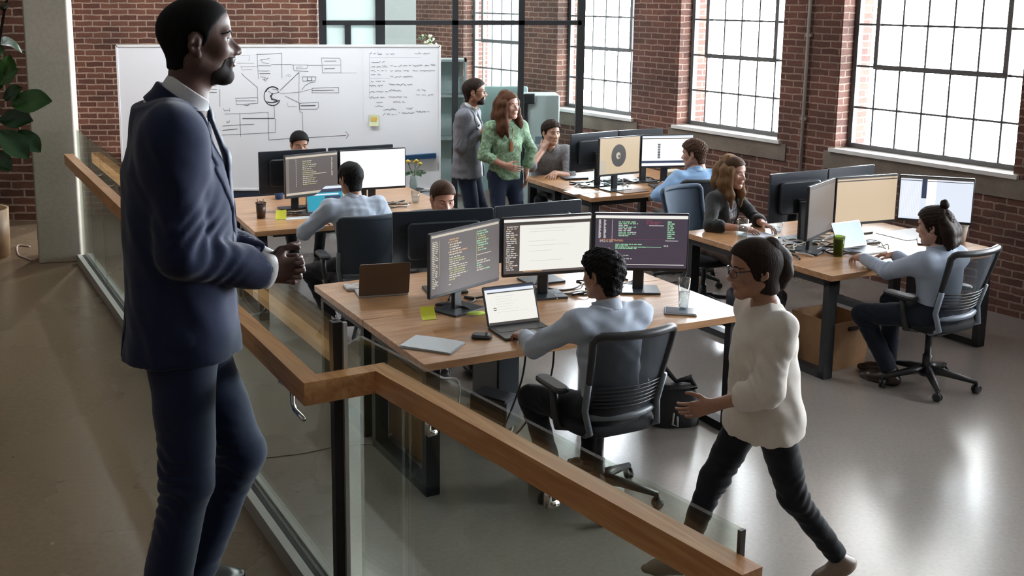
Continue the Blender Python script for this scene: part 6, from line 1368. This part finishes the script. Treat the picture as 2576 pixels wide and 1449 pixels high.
# --- two men mostly hidden behind monitors
def peeker(label, px, zt, yaw, sk, hr, off, shirt, seed, hrot, style='short', curl=0.003):
    p = seated(label, px, zt, yaw, lean=0.08, hrot=hrot, seed=seed, cv=0.011)
    sit(p, V3(0.16, 0.4, 0.8), V3(-0.16, 0.4, 0.8), er=(0.9, -0.3, -0.5), el=(-0.9, -0.3, -0.5)); p.head(sk, hr, style, off, curl)
    p.hand(-1, (0.2, 1, -0.1), (0.2, 0, -1), (0.3, 0.4, 0.3)); p.hand(1, (-0.2, 1, -0.1), (-0.2, 0, -1), (0.3, 0.4, 0.3)); p.finish_body(sk)
    p.top('shirt', shirt, SHIRT, (0.066, 0.056, 0.053, 0.04), 0.005); p.trousers(BLACKT, amp=0.003); p.shoes(SHOEK)
peeker('man with dark hair peeking over the black monitors in front of the whiteboard', (753, 333), 1.285, math.radians(196), LIGHT, H_BLACK, 0.013, fabric('shirt_navy_dark', (0.02, 0.03, 0.055), 500, 0.12), 81, (0.1, 0.22, 0), 'short', 0.0)
peeker('brown haired man looking down behind the black monitors of the nearest desk', (1115, 459), 1.3, math.radians(196), ROSY, H_BROWN, 0.011, fabric('shirt_white_grey', (0.45, 0.46, 0.47), 500, 0.12), 91, (0.05, 0.28, 0), 'short', 0.0)
# --- standing pair by the glass wall
def blazer_man():
    x = D(1186, 200, 10.6)
    p = Person('standing man in a grey blazer and glasses facing the woman in the green blouse', (x.x-0.03, 10.6, 0), math.radians(-106), hv=0.005, cv=0.008, seed=101)
    p.pose((0, 0, 0.93), (0, 0.0, 1.5), (0, 0.062, 1.667), (0.15, 0.0, 0), sh=0.18, wr=p.L(D(1212, 335, 10.45)), wl=p.L(D(1222, 330, 10.62)), er=(0.3, -0.7, -0.6), el=(-0.5, -0.6, -0.5), ar=(0.11, -0.02, 0.09), al=(-0.11, 0.06, 0.09), leg=(0.42, 0.41), arm=(0.29, 0.25))
    sk = TAN; p.head(sk, H_DARK, 'short', 0.013, 0.003, beard=(H_DARK, 0.0025))
    p.hand(1, (-0.1, 1, 0.35), (-0.9, 0, 0.2), (0.7, 0.9, 0.6), 0.4); p.hand(-1, (0.2, 1, 0.3), (0.9, 0, 0.2), (0.7, 0.9, 0.6), 0.4); p.finish_body(sk)
    secs = [(-0.16, 0.202, 0.165, -0.002), (0.0, 0.192, 0.155, 0.0), (0.25, 0.172, 0.142, 0.002), (0.52, 0.182, 0.148, 0.006), (0.76, 0.186, 0.135, -0.004), (0.9, 0.145, 0.1, -0.012), (1.0, 0.085, 0.08, -0.01)]
    def vee(z): return np.interp(z, [0.8, 1.0, 1.2, 1.46, 1.56], [0.05, 0.04, 0.04, 0.065, 0.075])
    g = checked('grey_blazer', (0.115, 0.122, 0.14), (0.175, 0.185, 0.21), 130)
    p.top('blazer', g, secs, (0.07, 0.06, 0.058, 0.046), 0.004, flat_end=True, k2=0.012, cut=lambda x, y, z: np.where(y > 0.02, np.minimum(vee(z)-np.abs(x), 0.06), -1.0), freq=22)
    jf = p.topq
    for sg in (1, -1):
        q = jf.clone(-0.007); q.cut(lambda x, y, z: np.maximum(np.maximum(vee(z)-0.004-x*sg, x*sg-vee(z)-np.interp(z, [1.05, 1.1, 1.34, 1.36, 1.5], [0.0, 0.015, 0.075, 0.055, 0.045])), np.maximum(0.015-y, np.maximum(1.06-z, z-1.5)))); nmesh('lapel', [q.mesh()], g, p.t)
    sh_ = SDF((-0.2, -0.2, 0.8), (0.2, 0.22, 1.53), 0.009); sh_.loft(p.pel, p.ax, [(t*p.S, a-0.02, b-0.013, c) for t, a, b, c in secs], 0.02, 2.25); nmesh('shirt', [sh_.mesh()], fabric('shirt_white_b', (0.66, 0.66, 0.7), 500, 0.1), p.t)
    p.collar(MATS['fabric_shirt_white_b'], 0.068, 0.055, 0.6, 0.02, 'shirt_collar', 0.004, -0.01, 0.02); p.collar(g, 0.078, 0.045, 0.6, 0.06, 'blazer_collar', 0.006, 0.004, 0.015)
    p.trousers(JEANS, (0.095, 0.07, 0.066, 0.06), (0.165, 0.12, 0.12), 0.003, 0.0); p.shoes(SHOEB)
    b = MB(); M = p.M
    for x in (-1, 1):
        b.tube([M @ Vector((x*0.074, -0.005, 0.014)), M @ Vector((x*0.062, 0.085, 0.012)), M @ Vector((x*0.054, 0.104, 0.01))], 0.002, 6)
        b.tube([M @ Vector((x*0.032+0.024*math.cos(a), 0.112-0.01*abs(math.cos(a)), 0.004+0.019*math.sin(a))) for a in np.linspace(0, 6.283, 16)], 0.0022, 6, caps=False)
    b.tube([M @ Vector((-0.009, 0.113, 0.009)), M @ Vector((0.009, 0.113, 0.009))], 0.002, 6); b.build('glasses', STEEL, p.t)
blazer_man()
def green_woman():
    x = D(1276, 235, 10.4)
    p = Person('standing woman with long auburn hair and green print blouse beside the man in the blazer', (x.x-0.01, 10.42, 0), math.radians(199), hv=0.005, cv=0.008, seed=111)
    p.pose((0, 0, 0.9), (0, 0.0, 1.405), (0, 0.055, 1.56), (0.45, 0.02, 0.06), sh=0.155, wr=V3(0.06, 0.16, 1.0), wl=V3(-0.2, 0.05, 0.9), er=(0.9, -0.5, -0.2), el=(-0.9, -0.5, 0), ar=(0.1, -0.02, 0.085), al=(-0.1, 0.03, 0.085), leg=(0.405, 0.4), arm=(0.27, 0.24))
    p.head(ROSY, H_AUB, 'woman', 0.012, 0.0, female=True, low=-0.11)
    st = []
    for x in (-1, 1): st += [([(x*0.03, 0.03, 0.1), (x*0.08, 0.035, 0.03), (x*0.09, 0.03, -0.06), (x*0.1, 0.05, -0.17), (x*0.09, 0.075, -0.28)], [0.018, 0.022, 0.03, 0.034, 0.012]), ([(x*0.03, -0.03, 0.11), (x*0.085, -0.03, 0.02), (x*0.1, -0.03, -0.09), (x*0.115, 0.0, -0.22), (x*0.1, 0.01, -0.3)], [0.025, 0.028, 0.036, 0.036, 0.012])]
    st.append(([(0, -0.06, 0.09), (0, -0.11, 0.0), (0, -0.12, -0.12), (0, -0.1, -0.27)], [0.05, 0.055, 0.07, 0.04]))
    p.strands(H_AUB, st, 0.006, 0.045, 0.002, 'long_hair')
    p.hand(1, (-0.8, 0.5, -0.3), (-0.2, -0.8, 0.1), (0.3, 0.4, 0.3), 0.3, 0.9, fore=0.75); p.hand(-1, (0.1, 0.3, -1), (0.8, 0, 0), (0.3, 0.4, 0.3), 0.3, 0.9, fore=0.2); p.finish_body(ROSY)
    g = checked('green_print', (0.13, 0.21, 0.11), (0.26, 0.4, 0.28), 34)
    secs = [(-0.1, 0.158, 0.125, 0.0), (0.0, 0.162, 0.13, 0.0), (0.25, 0.145, 0.12, 0.0), (0.56, 0.155, 0.13, 0.012), (0.76, 0.155, 0.112, 0.0), (0.9, 0.12, 0.08, -0.005), (1.0, 0.062, 0.058, 0.0)]
    p.top('blouse', g, secs, (0.06, 0.056, 0.055, 0.05), 0.006, sleeve=(0.7, 0.85), freq=20, shoulder=0.05, fold=0.007)
    b = MB(); b.tube([Vector(p.neck+V3(0.05, 0.06, -0.02)), Vector(p.neck+V3(0.02, 0.125, -0.13)), Vector(p.neck+V3(0, 0.145, -0.2))], 0.003, 6); b.tube([Vector(p.neck+V3(-0.05, 0.06, -0.02)), Vector(p.neck+V3(-0.02, 0.125, -0.13)), Vector(p.neck+V3(0, 0.145, -0.2))], 0.003, 6); b.rbox((-0.02, 0.14, 1.13), (0.02, 0.155, 1.22), 0.01, 3); b.build('pendant', mat('pendant_rust', (0.3, 0.1, 0.03), 0.5), p.t)
    p.trousers(JEANS, (0.09, 0.064, 0.06, 0.05), (0.16, 0.12, 0.13), 0.003, 0.0); p.shoes(SHOEK, sc=0.9)
green_woman()
# ================================================================ daylight, added fill and camera
w = bpy.data.worlds.new('World'); SC.world = w; w.use_nodes = True
bg = w.node_tree.nodes['Background']; bg.inputs[0].default_value = (0.86, 0.93, 1.0, 1); bg.inputs[1].default_value = 52
for k, (a, b) in enumerate(WIN):                        # sky portals in the window openings help the daylight sampling
    L = bpy.data.lights.new('window_portal', 'AREA'); L.shape = 'RECTANGLE'; L.size = b-a; L.size_y = HEAD-SILL
    L.cycles.is_portal = True
    o = bpy.data.objects.new('window_portal', L); COL.objects.link(o)
    o.location = onwall((a+b)/2, (SILL+HEAD)/2, 0.36)
    n_ = Vector((-WU.y, WU.x, 0))                       # into the room
    o.rotation_euler = n_.to_track_quat('-Z', 'Z').to_euler()
def add_fill(loc, e, col):  # unseen spot pointing down, added as fill
    L = bpy.data.lights.new('added_fill_spot', 'SPOT'); L.energy = e; L.color = col; L.spot_size = 2.3; L.spot_blend = 0.6; L.shadow_soft_size = 0.06
    o = bpy.data.objects.new('added_fill_spot', L); COL.objects.link(o); o.location = loc
for x, y, e in ((1.0, 10.9, 150), (-0.8, 10.2, 220), (-2.6, 10.2, 220)): add_fill((x, y, 4.5), e, (0.93, 0.96, 1.0))  # fill added to brighten the whiteboard and the back of the office
for x in (0.3, -0.6): add_fill((x, 14.8, 4.5), 150, (0.95, 1.0, 1.0))  # fill added inside the meeting room
cam = bpy.data.cameras.new('camera'); co_ = bpy.data.objects.new('camera', cam); COL.objects.link(co_)
cam.sensor_width = 36.0; cam.sensor_fit = 'HORIZONTAL'; cam.lens = 36.0*FPX/2576
cam.shift_x = (1288-PCX)/2576; cam.shift_y = -(724.5-PCY)/2576
cam.clip_start = 0.05; cam.clip_end = 100
co_.location = (0, 0, H_EYE); co_.rotation_euler = (math.pi/2 - PITCH, 0, 0)
SC.camera = co_
SC.view_settings.view_transform = 'Standard'; SC.view_settings.look = 'None'; SC.view_settings.exposure = 0.12; SC.view_settings.gamma = 1.0; SC.view_settings.use_curve_mapping = False
SC.cycles.max_bounces = 7; SC.cycles.diffuse_bounces = 3; SC.cycles.glossy_bounces = 4; SC.cycles.transmission_bounces = 6; SC.cycles.transparent_max_bounces = 16
SC.cycles.caustics_reflective = False; SC.cycles.caustics_refractive = False; SC.cycles.sample_clamp_indirect = 8.0
